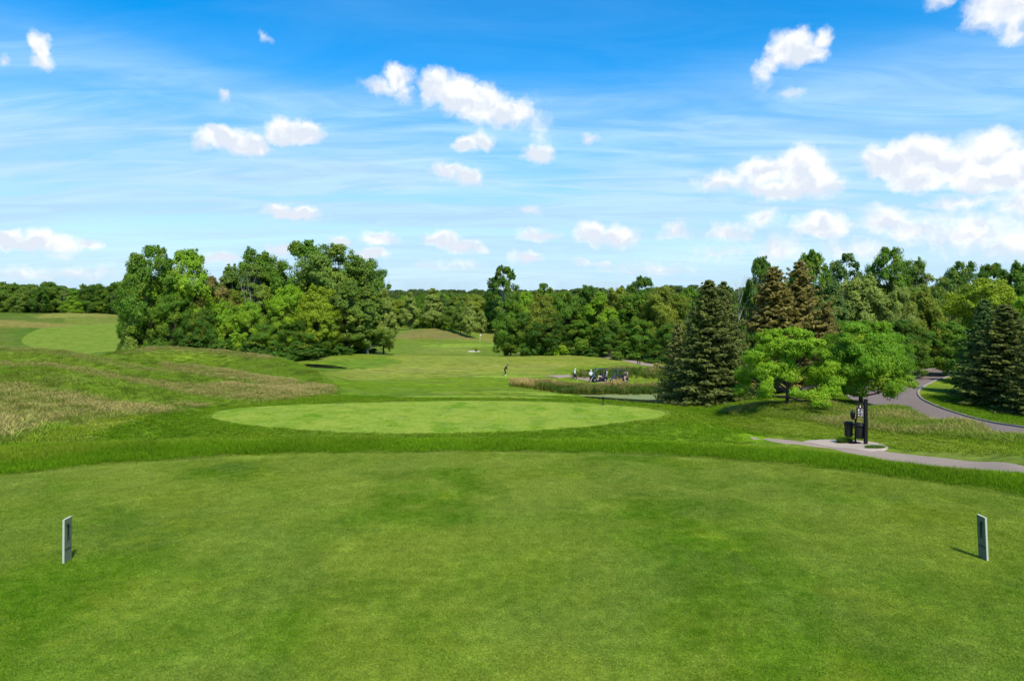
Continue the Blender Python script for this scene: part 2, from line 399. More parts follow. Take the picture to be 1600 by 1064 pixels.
def W2(pts, H):
    """outline given by view rows/columns on a level plane H below the eye -> world xy"""
    return np.array([((u - 800) / F * (H * F / (v - HOR)), H * F / (v - HOR)) for u, v in pts])
TEE1 = smooth_closed(np.vstack([W2([(-60,748),(0,742),(100,731),(200,722),(300,715),(400,710),(500,707.5),(600,706),(700,705),(800,705),(900,706.5),(1000,709),(1100,714.5),(1200,722),(1300,732),(1400,745),(1500,759),(1600,775),(1680,792)], 2.6),
    np.array([(8.0, 6.2), (8.9, 3.0), (9.1, 0), (8.8, -4), (7.5, -8), (2, -10), (-4, -10), (-8, -8), (-9.6, -4), (-10.2, 0), (-10.3, 4), (-9.8, 7.6)])]), 400)
TEE2 = smooth_closed(W2([(325,650),(338,642),(370,637.5),(430,633.5),(500,631),(600,628),(700,626),(800,626.5),(900,629.5),(970,633.5),(1020,639),(1047,645),(1030,653),(970,661),(900,668),(800,674.5),(700,677),(600,677),(500,673.5),(420,667.5),(360,660),(332,655)], 8.0), 220)
TEE3 = smooth_closed(W2([(505,626.5),(560,622),(640,618.8),(720,617.8),(800,618.5),(850,620.5),(905,625),(860,627.2),(760,626.6),(640,626.2),(560,627)], 9.2), 120)
TEE4 = smooth_closed(W2([(688,614.4),(720,612),(775,611),(830,611.8),(870,614.5),(900,617.6),(850,618),(780,617),(730,616.4)], 10.3), 90)
TEE5 = smooth_closed(W2([(736,588),(760,586.4),(800,586),(835,586.8),(858,588.4),(820,590),(780,590.4),(750,589.6)], 12.1), 80)
GREEN = smooth_closed(W2([(655,540.5),(690,537.5),(740,537),(778,538.8),(772,541),(730,542.4),(690,542.6)], 13.3), 80)
LGREEN = smooth_closed(W2([(32,530),(55,522),(100,519),(150,516),(215,513),(240,520),(215,535),(160,540),(100,541.5),(55,537)], 11.4), 90)
POND = smooth_closed(W2([(880,617.6),(915,615.6),(980,614.8),(1040,614.8),(1095,617),(1105,628),(1085,638),(1045,638),(1000,634.5),(960,630),(920,624)], 12.35), 110)
POND2 = smooth_closed(W2([(462,571),(480,568.5),(505,570),(530,573.5),(536,576.5),(515,578.5),(490,577.5),(470,575)], 12.05), 60)
FLATS = [(TEE1, 2.6, 0.6, 0.9), (TEE2, 8.0, 0.5, 3.0), (TEE3, 9.2, 0.3, 2.2), (TEE4, 10.3, 0.3, 2.5), (TEE5, 12.1, 0.3, 4.0), (GREEN, 13.3, 0.5, 6.0),
         (POND, 12.95, -0.2, 2.2), (POND2, 12.5, -0.2, 3.0)]
_OLD_PATH = smooth_open([(12.2,41.5),(13.1,38.9),(14.35,36.0),(15.6,33.2),(16.2,31.0),(16.55,28.5),(16.7,26),(16.6,23.5),(16.2,21),(15.6,18),(15.0,14),(14.8,8),(14.8,0),(14.5,-12)], 0.5)
ROAD_C = smooth_open([(22,-30),(26,0),(27.8,25),(28.7,35),(29.3,43),(29.9,50),(31.2,55.5),(33.4,61.5),(37.0,67.5),(43.0,74.5),(51,82),(64,88),(90,92)], 1.0)
def height(x, y):
    x = np.asarray(x, float); y = np.asarray(y, float)
    z = height_raw(x, y)
    for P, H, inner, outer in FLATS:
        lo = P.min(0) - outer - 1; hi = P.max(0) + outer + 1
        m = (x > lo[0]) & (x < hi[0]) & (y > lo[1]) & (y < hi[1])
        if not np.any(m): continue
        d = poly_sdf(x[m], y[m], P)
        w = 1 - sst(d, inner, outer)
        z[m] = z[m] * (1 - w) + (CZ - H) * w
    return z
def hz(x, y):
    return float(height(np.array([float(x)]), np.array([float(y)]))[0])
def uv_of(x, y, z):
    yy = np.maximum(y, 0.5)
    return 800 + F * x / yy, HOR + F * (CZ - z) / yy

def onground(u, v, d0=18.0, d1=60.0):
    """the farthest visible place between two distances where the ground lies at view row v on bearing u"""
    d = np.linspace(d1, d0, 1500); x = (u - 800) / F * d
    vv = HOR + F * (CZ - height(x, d)) / d
    k = np.where((vv[:-1] <= v) & (vv[1:] > v))[0]
    i = int(k[0]) if len(k) else int(np.argmin(np.abs(vv - v)))
    return (float(x[i]), float(d[i]))
PATH_C = smooth_open([(13.9, 37.2)] + [onground(u, v, 19, 39) for u, v in [(1240, 691), (1300, 697), (1350, 705.5), (1400, 714), (1450, 721.5), (1500, 729), (1545, 736)]] + [(15.0, 19.5), (14.3, 16), (13.9, 12), (13.8, 6), (13.8, 0), (13.5, -12)], 0.5)
# ------------------------------------------------------------------ materials
def new_mat(name):
    m = bpy.data.materials.new(name); m.use_nodes = True
    m.node_tree.nodes.clear()
    return m, NT(m.node_tree)
def finish(m, g, color, rough=0.9, spec=0.2, bump=None, bump_s=0.3, bump_d=0.02, trans=0.0, metal=0.0, sheen=0.0):
    b = g.node('ShaderNodeBsdfPrincipled')
    g.put(b.inputs['Base Color'], color if isinstance(color, bpy.types.NodeSocket) else (*color[:3], 1))
    g.put(b.inputs['Roughness'], rough); b.inputs['Specular IOR Level'].default_value = spec
    b.inputs['Metallic'].default_value = metal
    if bump is not None:
        bn = g.node('ShaderNodeBump'); bn.inputs['Strength'].default_value = bump_s; bn.inputs['Distance'].default_value = bump_d
        g.l.new(bump, bn.inputs['Height']); g.l.new(bn.outputs[0], b.inputs['Normal'])
    sh = b.outputs[0]
    if trans > 0:
        t = g.node('ShaderNodeBsdfTranslucent'); g.put(t.inputs[0], color if isinstance(color, bpy.types.NodeSocket) else (*color[:3], 1))
        mx = g.node('ShaderNodeMixShader'); mx.inputs[0].default_value = trans
        g.l.new(b.outputs[0], mx.inputs[1]); g.l.new(t.outputs[0], mx.inputs[2]); sh = mx.outputs[0]
    o = g.node('ShaderNodeOutputMaterial'); g.l.new(sh, o.inputs[0])
    return m
def plain(name, col, rough=0.5, spec=0.4, var=0.12, scale=30.0, metal=0.0):
    m, g = new_mat(name)
    tc = g.node('ShaderNodeTexCoord')
    n = g.noise(tc.outputs['Object'], scale, 4)
    c = g.mix(n, tuple(k * (1 - var) for k in col), tuple(min(1, k * (1 + var)) for k in col))
    return finish(m, g, c, g.ss(n, 0.3, 0.7, rough * 0.85, min(1, rough * 1.15)), spec, n, 0.05, 0.002, metal=metal)
def attr(g, name, typ='GEOMETRY', out='Color'):
    a = g.node('ShaderNodeAttribute', attribute_name=name, attribute_type=typ)
    return a.outputs[out]
def wpos(g):
    return g.node('ShaderNodeNewGeometry').outputs['Position']

def turf_group(g, yscale=1.0, far=False):
    """colour of closely mown turf as a function of the place it grows"""
    p = wpos(g)
    n1 = g.noise(p, 0.30, 4, 0.55, 0.7); n2 = g.noise(g.vmath('ADD', p, (31, 7, 0)), 0.75, 5, 0.6, 0.4)
    n3 = g.noise(g.vmath('ADD', p, (3, 77, 0)), 0.55, 3, 0.5, 0.5); n4 = g.noise(p, 7.5, 4, 0.62)
    c = g.mix(g.ss(n1, 0.40, 0.60), (0.044, 0.115, 0.003), (0.108, 0.158, 0.030))
    c = g.mix(g.ss(n3, 0.50, 0.64, 0, 0.7), c, (0.064, 0.118, 0.030))
    c = g.mix(g.ss(n2, 0.52, 0.68, 0, 0.55), c, (0.118, 0.168, 0.016))
    c = g.mix(g.ss(n2, 0.44, 0.32, 0, 0.55), c, (0.036, 0.098, 0.004))
    sp = g.node('ShaderNodeSeparateXYZ'); g.l.new(p, sp.inputs[0])
    st = g.math('SINE', g.math('ADD', g.math('MULTIPLY', sp.outputs[0], 2.05), g.math('MULTIPLY', n1, 1.6)))
    c = g.mix(g.ss(st, -0.6, 0.6, 0, 0.40), c, (0.108, 0.164, 0.040))
    # dry flecks
    n5 = g.noise(p, 9.0, 5, 0.7)
    fl = g.math('MULTIPLY', g.ss(n5, 0.60, 0.72), g.ss(n2, 0.45, 0.62))
    c = g.mix(g.math('MULTIPLY', fl, 0.55), c, (0.22, 0.235, 0.06))
    c = g.mix(g.ss(n4, 0.3, 0.7, 0.0, 1.0), g.mix(0.20, c, (0.02, 0.05, 0.0)), g.mix(0.12, c, (0.3, 0.32, 0.1)))
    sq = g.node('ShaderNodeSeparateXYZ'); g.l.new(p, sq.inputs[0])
    dry_graze = g.math('MULTIPLY', g.ss(sq.outputs[1], 6.0, 10.5, 0.12, 0.55), g.ss(g.noise(p, 0.9, 5, 0.65, 1.0), 0.38, 0.62))  # dry turf and grazing-angle paleness painted together, stronger toward the far lip
    c = g.mix(dry_graze, c, (0.150, 0.190, 0.062))
    c = g.vmath('MULTIPLY', c, (1.38, 1.34, 0.60))
    return c, p
def mat_turf(name, fine=55.0, lift=1.0, dist=0.012):
    m, g = new_mat(name)
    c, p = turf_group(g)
    f1 = g.noise(p, fine, 3, 0.7); f2 = g.noise(p, fine * 3.1, 2, 0.7)
    v = g.math('ADD', g.ss(f1, 0.25, 0.75, 0.62, 1.38), g.ss(f2, 0.3, 0.7, -0.22, 0.22))
    c = g.vmath('SCALE', c); sn = c.node; g.l.new(g.math('MULTIPLY', v, lift), sn.inputs['Scale'])
    return finish(m, g, c, 0.95, 0.04, f1, 0.4, dist)
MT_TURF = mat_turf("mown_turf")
MT_TURF_FAR = mat_turf("mown_turf_further", 14.0, 1.12, 0.03)
MT_TURF_VALLEY = mat_turf("mown_turf_valley", 6.0, 0.90, 0.03)

def mat_turf_blade(name):
    m, g = new_mat(name)
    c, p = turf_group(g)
    h = attr(g, 'hh', out='Fac'); r = attr(g, 'rnd', out='Fac')
    v = g.math('MULTIPLY', g.ss(h, 0, 1, 0.72, 1.5), g.ss(r, 0, 1, 0.82, 1.22))
    c2 = g.vmath('SCALE', c); g.l.new(v, c2.node.inputs['Scale'])
    dry = g.ss(r, 0.93, 0.97)
    c3 = g.mix(g.math('MULTIPLY', dry, 0.6), c2, (0.30, 0.30, 0.11))
    return finish(m, g, c3, 0.75, 0.06, trans=0.30)
MT_TBLADE = mat_turf_blade("turf_blade")

def mat_ground():
    m, g = new_mat("meadow_ground")
    c = attr(g, 'col')
    p = wpos(g)
    n1 = g.noise(p, 0.9, 5, 0.65, 0.4); n2 = g.noise(p, 0.13, 4, 0.6, 0.5); n3 = g.noise(p, 9.0, 3, 0.7)
    mp = g.node('ShaderNodeMapping'); g.l.new(p, mp.inputs[0]); mp.inputs['Scale'].default_value = (0.25, 1.3, 1)
    mp.inputs['Rotation'].default_value = (0, 0, R(12))
    n4 = g.noise(mp.outputs[0], 0.55, 4, 0.6, 0.8)
    v = g.math('MULTIPLY', g.ss(n1, 0.3, 0.7, 0.74, 1.26), g.ss(n3, 0.25, 0.75, 0.74, 1.26))
    v = g.math('MULTIPLY', v, g.ss(n4, 0.32, 0.68, 0.84, 1.16))
    c2 = g.vmath('SCALE', c); g.l.new(v, c2.node.inputs['Scale'])
    c3 = g.mix(g.ss(n2, 0.45, 0.62, 0, 0.22), c2, (0.15, 0.17, 0.045))
    return finish(m, g, c3, 0.95, 0.04, g.math('ADD', n3, n1), 0.55, 0.06)
MT_GROUND = mat_ground()

def mat_blade(name, base, tip, trans=0.25, seed=None):
    """blade material; 'hh' 0 at the root to 1 at the tip; instance 'mixv' moves between two tip colours"""
    m, g = new_mat(name)
    h = attr(g, 'hh', out='Fac'); r = attr(g, 'rnd', out='Fac')
    mv = attr(g, 'mixv', 'INSTANCER', 'Fac'); br = attr(g, 'bri', 'INSTANCER', 'Fac')
    tipc = g.mix(mv, tip[0], tip[1])
    if seed is not None:
        tipc = g.mix(g.math('MULTIPLY', g.math('MULTIPLY', g.ss(h, 0.62, 0.80), mv), 0.95), tipc, seed)
    c = g.mix(g.ss(h, 0.0, 0.75, 0, 1), base, tipc)
    v = g.math('MULTIPLY', g.ss(r, 0, 1, 0.72, 1.30), br)
    c2 = g.vmath('SCALE', c); g.l.new(v, c2.node.inputs['Scale'])
    c2 = g.vmath('MULTIPLY', c2, (1.26, 1.10, 0.70))
    return finish(m, g, c2, 0.7, 0.08, trans=trans)
MT_ROUGH = mat_blade("rough_blade", (0.036, 0.085, 0.004), ((0.090, 0.205, 0.006), (0.165, 0.240, 0.024)), 0.38)
MT_FESC = mat_blade("fescue_blade", (0.070, 0.120, 0.018), ((0.110, 0.200, 0.020), (0.150, 0.185, 0.050)), 0.38, (0.235, 0.215, 0.115))
MT_REED = mat_blade("reed_blade", (0.10, 0.13, 0.03), ((0.060, 0.125, 0.026), (0.15, 0.175, 0.05)), 0.25, (0.32, 0.275, 0.15))

def mat_leaf(name, typ='OBJ'):
    m, g = new_mat(name)
    if typ == 'OBJ':
        oi = g.node('ShaderNodeObjectInfo'); c = oi.outputs['Color']
    else:
        c = attr(g, 'tcol', 'INSTANCER')
    t = attr(g, 'tint', out='Fac'); r = attr(g, 'rnd', out='Fac')
    warm = g.mix(0.40, c, (0.18, 0.20, 0.02)); cool = g.mix(0.30, c, (0.03, 0.075, 0.015))
    c1 = g.mix(g.ss(t, 0.0, 0.5), cool, c); c1 = g.mix(g.ss(t, 0.55, 1.0, 0, 0.8), c1, warm)
    v = g.ss(r, 0, 1, 1.02, 1.66)
    c2 = g.vmath('SCALE', c1); g.l.new(v, c2.node.inputs['Scale'])
    c2 = g.vmath('MULTIPLY', c2, (2.05, 1.74, 1.0))
    return finish(m, g, c2, 0.6, 0.18, trans=0.45)
MT_LEAF = mat_leaf("tree_leaf")
MT_LEAF_FAR = mat_leaf("distant_leaf", 'INST')

def mat_bark(name, a, b, scale=6.0):
    m, g = new_mat(name)
    tc = g.node('ShaderNodeTexCoord')
    mp = g.node('ShaderNodeMapping'); g.l.new(tc.outputs['Object'], mp.inputs[0]); mp.inputs['Scale'].default_value = (1, 1, 0.25)
    n = g.noise(mp.outputs[0], scale * 8, 5, 0.65, 0.5)
    c = g.mix(g.ss(n, 0.35, 0.65), a, b)
    return finish(m, g, c, 0.9, 0.15, n, 0.6, 0.03)
MT_BARK = mat_bark("dark_bark", (0.035, 0.027, 0.02), (0.12, 0.10, 0.08))
MT_PALE = mat_bark("pale_bark", (0.20, 0.18, 0.15), (0.42, 0.40, 0.36))

MT_BLACK = plain("black_paint", (0.007, 0.007, 0.007), 0.55, 0.25, 0.2)
MT_BIN = plain("black_bin_plastic", (0.014, 0.014, 0.015), 0.55, 0.3, 0.2, 12)
MT_WHITE = plain("white_paint", (0.78, 0.78, 0.76), 0.5, 0.4, 0.04)
MT_ASPHALT = None
def mat_asphalt(name, a, b, fine=35.0):
    m, g = new_mat(name); p = wpos(g)
    n1 = g.noise(p, fine, 3, 0.7); n2 = g.noise(p, 0.5, 4, 0.6, 0.6)
    c = g.mix(g.math('ADD', g.math('MULTIPLY', n1, 0.5), g.math('MULTIPLY', n2, 0.5)), a, b)
    cr = g.noise(p, 1.6, 6, 0.7, 2.0)
    crk = g.ss(g.math('ABSOLUTE', g.math('SUBTRACT', cr, 0.5)), 0.012, 0.0)
    c = g.mix(g.math('MULTIPLY', crk, 0.35), c, tuple(k * 0.5 for k in a))
    return finish(m, g, c, 0.9, 0.2, n1, 0.35, 0.01)
MT_ASPHALT = mat_asphalt("road_asphalt", (0.120, 0.092, 0.076), (0.200, 0.160, 0.136))
MT_PATH = mat_asphalt("path_asphalt", (0.20, 0.150, 0.110), (0.34, 0.265, 0.200), 30)
MT_KERB = mat_asphalt("kerb_concrete", (0.17, 0.15, 0.125), (0.29, 0.26, 0.22), 25)
MT_GRAVEL = mat_asphalt("pale_gravel", (0.24, 0.19, 0.135), (0.50, 0.41, 0.31), 22)
MT_SAND = mat_asphalt("bunker_sand", (0.36, 0.32, 0.24), (0.48, 0.43, 0.33), 5)
def mat_water():
    m, g = new_mat("pond_water"); p = wpos(g)
    n = g.noise(p, 2.2, 3, 0.5)
    return finish(m, g, (0.012, 0.014, 0.008), 0.08, 0.5, n, 0.06, 0.02)
MT_WATER = mat_water()
def mat_weed():
    m, g = new_mat("duckweed"); p = wpos(g)
    n = g.noise(p, 1.2, 5, 0.65, 0.6); n2 = g.noise(p, 14, 3, 0.6)
    c = g.mix(g.ss(n, 0.35, 0.65), (0.13, 0.175, 0.045), (0.20, 0.225, 0.085))
    c = g.mix(g.ss(n2, 0.55, 0.8, 0, 0.5), c, (0.09, 0.12, 0.03))
    return finish(m, g, c, 0.7, 0.3, n2, 0.2, 0.01)
MT_WEED = mat_weed()

# ------------------------------------------------------------------ ground sheet
RNG = np.random.default_rng(11)
ua = np.arange(-260, 1861, 3.2)
front = np.arctan2((ua - 800) / F, 1.0)
side_r = np.linspace(front[-1], math.pi, 60)[1:]
side_l = np.linspace(-math.pi, front[0], 60)[1:-1]
ANG = np.concatenate([side_l, front, side_r])          # from -pi (excl) to pi
RAD = np.exp(np.linspace(math.log(2.2), math.log(3000), 560))
AA, RR = np.meshgrid(ANG, RAD)
GX = RR * np.sin(AA); GY = RR * np.cos(AA)
GZ = height(GX, GY)
na, nr = len(ANG), len(RAD)
U_, V_ = uv_of(GX, GY, GZ)
frontm = GY > 3

def zone(poly, soft, u=None, v=None, d0=0, d1=1e9, Y=None, n=None):
    u = U_ if u is None else u; v = V_ if v is None else v; Y = GY if Y is None else Y
    out = np.zeros(u.shape)
    P = np.array(poly, float)
    lo = P.min(0) - soft * 3; hi = P.max(0) + soft * 3
    m = (u > lo[0]) & (u < hi[0]) & (v > lo[1]) & (v < hi[1]) & (Y > d0) & (Y < d1)
    if not np.any(m): return out
    vs = 2.2    # rows are foreshortened: stretch them for an even edge
    Ps = P * [1, vs]
    dd = poly_sdf(u[m], v[m] * vs, Ps)
    jit = (fbm(u[m] / 9.0, v[m] * vs / 9.0, 33, 3) - 0.5) * soft * 2.4
    out[m] = 1 - sst(dd + jit, -soft, soft)
    return out
Z_FESC = [(-800,540),(0,541),(60,543),(150,553),(200,545),(260,538),(340,541),(400,550),(440,560),(490,580),(530,604),(524,614),(440,626),(330,638),(230,648),(140,659),(60,676),(0,700),(-800,900)]
Z_BR1 = [(-500,566),(0,571),(85,573),(150,588),(235,604),(300,617),(380,626),(440,626),(523,615),(521,604),(440,598),(400,602),(340,600),(300,604),(240,596),(170,582),(90,568),(0,565)]
Z_BR2 = [(250,570),(310,570),(400,586),(480,600),(440,603),(380,596),(300,585),(250,578)]
Z_BR3 = [(-500,598),(0,602),(50,606),(110,618),(180,628),(260,633),(330,632),(300,640),(200,650),(130,656),(60,668),(0,690),(-500,760)]
Z_BR4 = [(178,555),(225,543),(262,538),(335,543),(400,553),(430,561),(400,561),(330,552),(260,548),(205,553)]
Z_BR5 = [(-500,541),(0,543),(70,545),(130,555),(200,571),(270,586),(200,576),(130,563),(70,553),(0,551)]
Z_RFE = [(1130,644),(1180,634),(1240,627),(1300,629),(1400,634),(1480,650),(1590,680),(1610,690),(1590,692),(1500,686),(1400,676),(1320,668),(1240,655),(1180,652)]
def fescue_masks(u, v, Y):
    f = zone(Z_FESC, 5, u, v, 12, 112, Y)
    b = np.maximum.reduce([zone(Z_BR1, 6, u, v, 12, 112, Y), zone(Z_BR2, 5, u, v, 12, 112, Y), zone(Z_BR3, 8, u, v, 12, 112, Y), 0.8 * zone(Z_BR4, 3, u, v, 12, 112, Y), 0.6 * zone(Z_BR5, 4, u, v, 12, 112, Y)])
    return f, np.minimum(b, f)
def lerpc(C, m, c):
    return C * (1 - m[..., None]) + np.array(c) * m[..., None]
C = np.zeros(GX.shape + (3,)); C[:] = (0.068, 0.138, 0.010)
big = fbm(GX / 14, GY / 14, 71, 4)
C = lerpc(C, sst(big, 0.48, 0.65) * 0.6, (0.110, 0.165, 0.022))
C = lerpc(C, sst(big, 0.45, 0.30) * 0.6, (0.045, 0.110, 0.006))
farm = sst(GY, 110, 160)
C = lerpc(C, farm * 0.55, (0.105, 0.160, 0.030))
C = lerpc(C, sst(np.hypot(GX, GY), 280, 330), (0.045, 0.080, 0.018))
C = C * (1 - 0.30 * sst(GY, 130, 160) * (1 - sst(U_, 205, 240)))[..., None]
fm, bm = fescue_masks(U_, V_, GY)
C = lerpc(C, fm, (0.092, 0.158, 0.018))
stk = fbm(U_ / 26 + V_ / 9, U_ / 60 - V_ / 7, 91, 3)
C = lerpc(C, fm * sst(stk, 0.52, 0.66) * 0.45, (0.055, 0.110, 0.010))  # dark diagonal streaks painted on as relief shading for the mounds
C = lerpc(C, bm * 0.9, (0.125, 0.150, 0.055))
FAIR = [(440,592),(520,580),(600,573),(632,565),(600,557),(640,552),(760,552),(900,551),(965,561),(1015,575),(960,584),(900,584),(862,587),(740,588),(640,591),(540,596)]
C = lerpc(C, zone(FAIR, 4, d0=90, d1=150) * 0.9, (0.135, 0.185, 0.036))
C = lerpc(C, zone([(540,578),(700,572),(880,566),(900,571),(760,578),(600,584)], 5, d0=90, d1=150) * 0.6, (0.165, 0.195, 0.055))
C = lerpc(C, zone([(470,575),(520,562),(600,560),(628,566),(590,573),(520,578)], 3, d0=90, d1=150) * 0.8, (0.070, 0.145, 0.018))
C = lerpc(C, zone([(860,578),(960,568),(1060,572),(1060,585),(900,590),(870,587)], 4, d0=90, d1=150) * 0.6, (0.072, 0.150, 0.012))
C = lerpc(C, zone([(500,600),(600,592),(740,590),(870,590),(900,596),(800,606),(700,611),(560,616)], 3, d0=60, d1=130) * 0.55, (0.085, 0.165, 0.006))
C = lerpc(C, zone([(640,553),(655,546),(700,541),(800,541),(830,547),(800,554)], 2.5, d0=145, d1=210) * 0.5, (0.125, 0.175, 0.04))
C = lerpc(C, zone([(735,545),(770,541),(800,545),(805,556),(745,556)], 3, d0=145, d1=210) * 0.6, (0.055, 0.115, 0.008))
C = lerpc(C, zone([(612,527),(640,517),(680,513),(720,521),(752,531),(720,531),(660,529),(640,531)], 2.5, d0=180, d1=250) * 0.8, (0.125, 0.115, 0.055))
C = lerpc(C, zone([(745,520),(770,513),(775,528),(770,536),(750,530)], 3, d0=180, d1=330) * 0.6, (0.16, 0.16, 0.05))
C = lerpc(C, zone([(40,492),(110,488.5),(200,488),(205,494),(120,496),(60,498)], 2, d0=150, d1=300) * 0.8, (0.160, 0.180, 0.05))
C = lerpc(C, zone([(-400,489),(0,488),(70,490),(60,496),(0,497),(-400,497)], 2, d0=150, d1=300) * 0.7, (0.065, 0.120, 0.012))
C = lerpc(C, zone([(20,515),(60,512),(60,519),(30,530),(45,541),(20,540)], 3, d0=130, d1=300) * 0.8, (0.045, 0.105, 0.010))
C = lerpc(C, zone([(-400,500),(0,499),(60,503),(130,508),(110,514),(0,510),(-400,512)], 3, d0=150, d1=300) * 0.7, (0.165, 0.155, 0.060))
C = lerpc(C, zone([(100,497),(200,494),(210,512),(110,514)], 3, d0=150, d1=300) * 0.5, (0.135, 0.170, 0.04))
C = lerpc(C, zone([(0,545),(190,541),(200,552),(100,560),(0,556)], 4, d0=130, d1=300) * 0.7, (0.050, 0.115, 0.010))
C = lerpc(C, zone([(1046,646),(1100,655),(1200,684),(1240,692),(1190,699),(1000,691),(860,687),(900,680),(1000,664)], 5, d0=28, d1=48) * 0.8, (0.085, 0.190, 0.006))
C = lerpc(C, zone(Z_RFE, 7, d0=28, d1=58) * 0.75, (0.135, 0.170, 0.045))
C = lerpc(C, zone([(1240,655),(1330,662),(1420,680),(1600,700),(1600,735),(1480,715),(1400,700),(1300,685),(1220,680),(1150,665)], 8, d0=22, d1=50) * 0.55, (0.115, 0.160, 0.036))
C = lerpc(C, zone([(8,699),(60,668),(130,655),(235,648),(190,662),(150,676),(138,692)], 5, d0=12, d1=45) * 0.8, (0.135, 0.170, 0.045))
C = lerpc(C, zone([(150,690),(170,668),(230,652),(330,656),(400,672),(430,684),(300,684)], 6, d0=12, d1=45) * 0.55, (0.050, 0.118, 0.004))
C = lerpc(C, zone([(1035,632),(1068,616),(1095,622),(1085,640),(1050,640)], 3, d0=60, d1=100) * 0.8, (0.14, 0.10, 0.06))
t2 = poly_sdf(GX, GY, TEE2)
C = lerpc(C, (1 - sst(t2, 1.6, 3.4)) * sst(t2, -0.2, 0.1) * 0.6 * (1 - 0.8 * sst(GY, 47, 51)), (0.046, 0.115, 0.004))  # darker collar rough, with the near bank's slope shade painted in
for P in (TEE3, TEE4, TEE5):
    tt = poly_sdf(GX, GY, P); C = lerpc(C, (1 - sst(tt, 0.8, 1.8)) * 0.4, (0.040, 0.105, 0.004))
pd = poly_sdf(GX, GY, POND)
C = lerpc(C, 1 - sst(pd, -0.3, 0.8), (0.05, 0.045, 0.02))
C = lerpc(C, 1 - sst(poly_sdf(GX, GY, POND2), -0.3, 0.8), (0.05, 0.045, 0.02))

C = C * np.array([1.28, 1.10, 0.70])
idx = np.arange(nr * na).reshape(nr, na)
a0 = idx[:-1, :]; a1 = idx[1:, :]
nx = np.roll(idx, -1, axis=1)
quads = np.stack([idx[:-1], nx[:-1], nx[1:], idx[1:]], -1).reshape(-1, 4)
Vg = np.stack([GX, GY, GZ], -1).reshape(-1, 3)
# centre of the fan under the camera
Vg = np.vstack([Vg, [[0, 0, 0]]])
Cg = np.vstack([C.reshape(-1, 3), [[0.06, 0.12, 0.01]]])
tri = np.stack([np.full(na, len(Vg) - 1), np.roll(idx[0], -1), idx[0]], -1)
me = bpy.data.meshes.new("ground")
loops = np.concatenate([quads[:, ::-1].ravel(), tri[:, ::-1].ravel()]).astype(np.int32)
ls = np.concatenate([np.arange(len(quads)) * 4, len(quads) * 4 + np.arange(len(tri)) * 3]).astype(np.int32)
lt = np.concatenate([np.full(len(quads), 4), np.full(len(tri), 3)]).astype(np.int32)
me.vertices.add(len(Vg)); me.vertices.foreach_set('co', Vg.astype(np.float32).ravel())
me.loops.add(len(loops)); me.loops.foreach_set('vertex_index', loops)
me.polygons.add(len(ls)); me.polygons.foreach_set('loop_start', ls); me.polygons.foreach_set('loop_total', lt)
me.polygons.foreach_set('use_smooth', np.ones(len(ls), bool))
me.update(calc_edges=True)
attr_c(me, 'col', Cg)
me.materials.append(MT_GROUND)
ground = link(bpy.data.objects.new("ground", me)); ground['kind'] = 'structure'

# ------------------------------------------------------------------ sheets laid on the ground
def drape_poly(name, P, rings, lift, mat, flat=None):
    """star-shaped outline filled with rings, each vertex on the ground"""
    c = P.mean(0); n = len(P)
    s = np.linspace(0, 1, rings + 1)[1:]
    V = [np.array([[c[0], c[1]]])] + [c + (P - c) * k for k in s]
    V = np.vstack(V)
    z = (np.full(len(V), flat) if flat is not None else height(V[:, 0], V[:, 1])) + lift
    # bury the outer rim a little so the sheet has no floating edge
    z[-n:] -= lift + 0.02 if flat is None else 0
    q = []
    for k in range(rings - 1):
        a = 1 + k * n + np.arange(n); b = 1 + k * n + (np.arange(n) + 1) % n
        q.append(np.stack([a, b, b + n, a + n], -1))
    q = np.vstack(q) if q else np.zeros((0, 4), int)
    t = np.stack([np.zeros(n, int), 1 + np.arange(n), 1 + (np.arange(n) + 1) % n], -1)
    faces = [tuple(r) for r in q[:, ::-1]] + [tuple(r) for r in t]
    me = bpy.data.meshes.new(name); me.from_pydata([tuple(v) for v in np.column_stack([V, z])], [], faces)
    me.validate(); me.update()
    bm = bmesh.new(); bm.from_mesh(me); bmesh.ops.recalc_face_normals(bm, faces=bm.faces)
    if sum(f.normal.z for f in bm.faces) < 0: bmesh.ops.reverse_faces(bm, faces=bm.faces)
    bm.to_mesh(me); bm.free()
    for p in me.polygons: p.use_smooth = True
    me.materials.append(mat)
    o = link(bpy.data.objects.new(name, me)); o['kind'] = 'structure'
    return o
def inset(P, d):
    c = P.mean(0); r = np.linalg.norm(P - c, axis=1, keepdims=True)
    return c + (P - c) * (1 - d / r)
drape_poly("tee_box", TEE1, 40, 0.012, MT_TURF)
drape_poly("tee_box", TEE2, 26, 0.02, MT_TURF_FAR)
drape_poly("tee_box", TEE3, 8, 0.03, MT_TURF_FAR)
drape_poly("tee_box", TEE4, 8, 0.03, MT_TURF_FAR)
drape_poly("tee_box", TEE5, 8, 0.04, MT_TURF_FAR)
drape_poly("putting_green", GREEN, 10, 0.05, MT_TURF_FAR)
drape_poly("putting_green", LGREEN, 14, 0.08, MT_TURF_VALLEY)
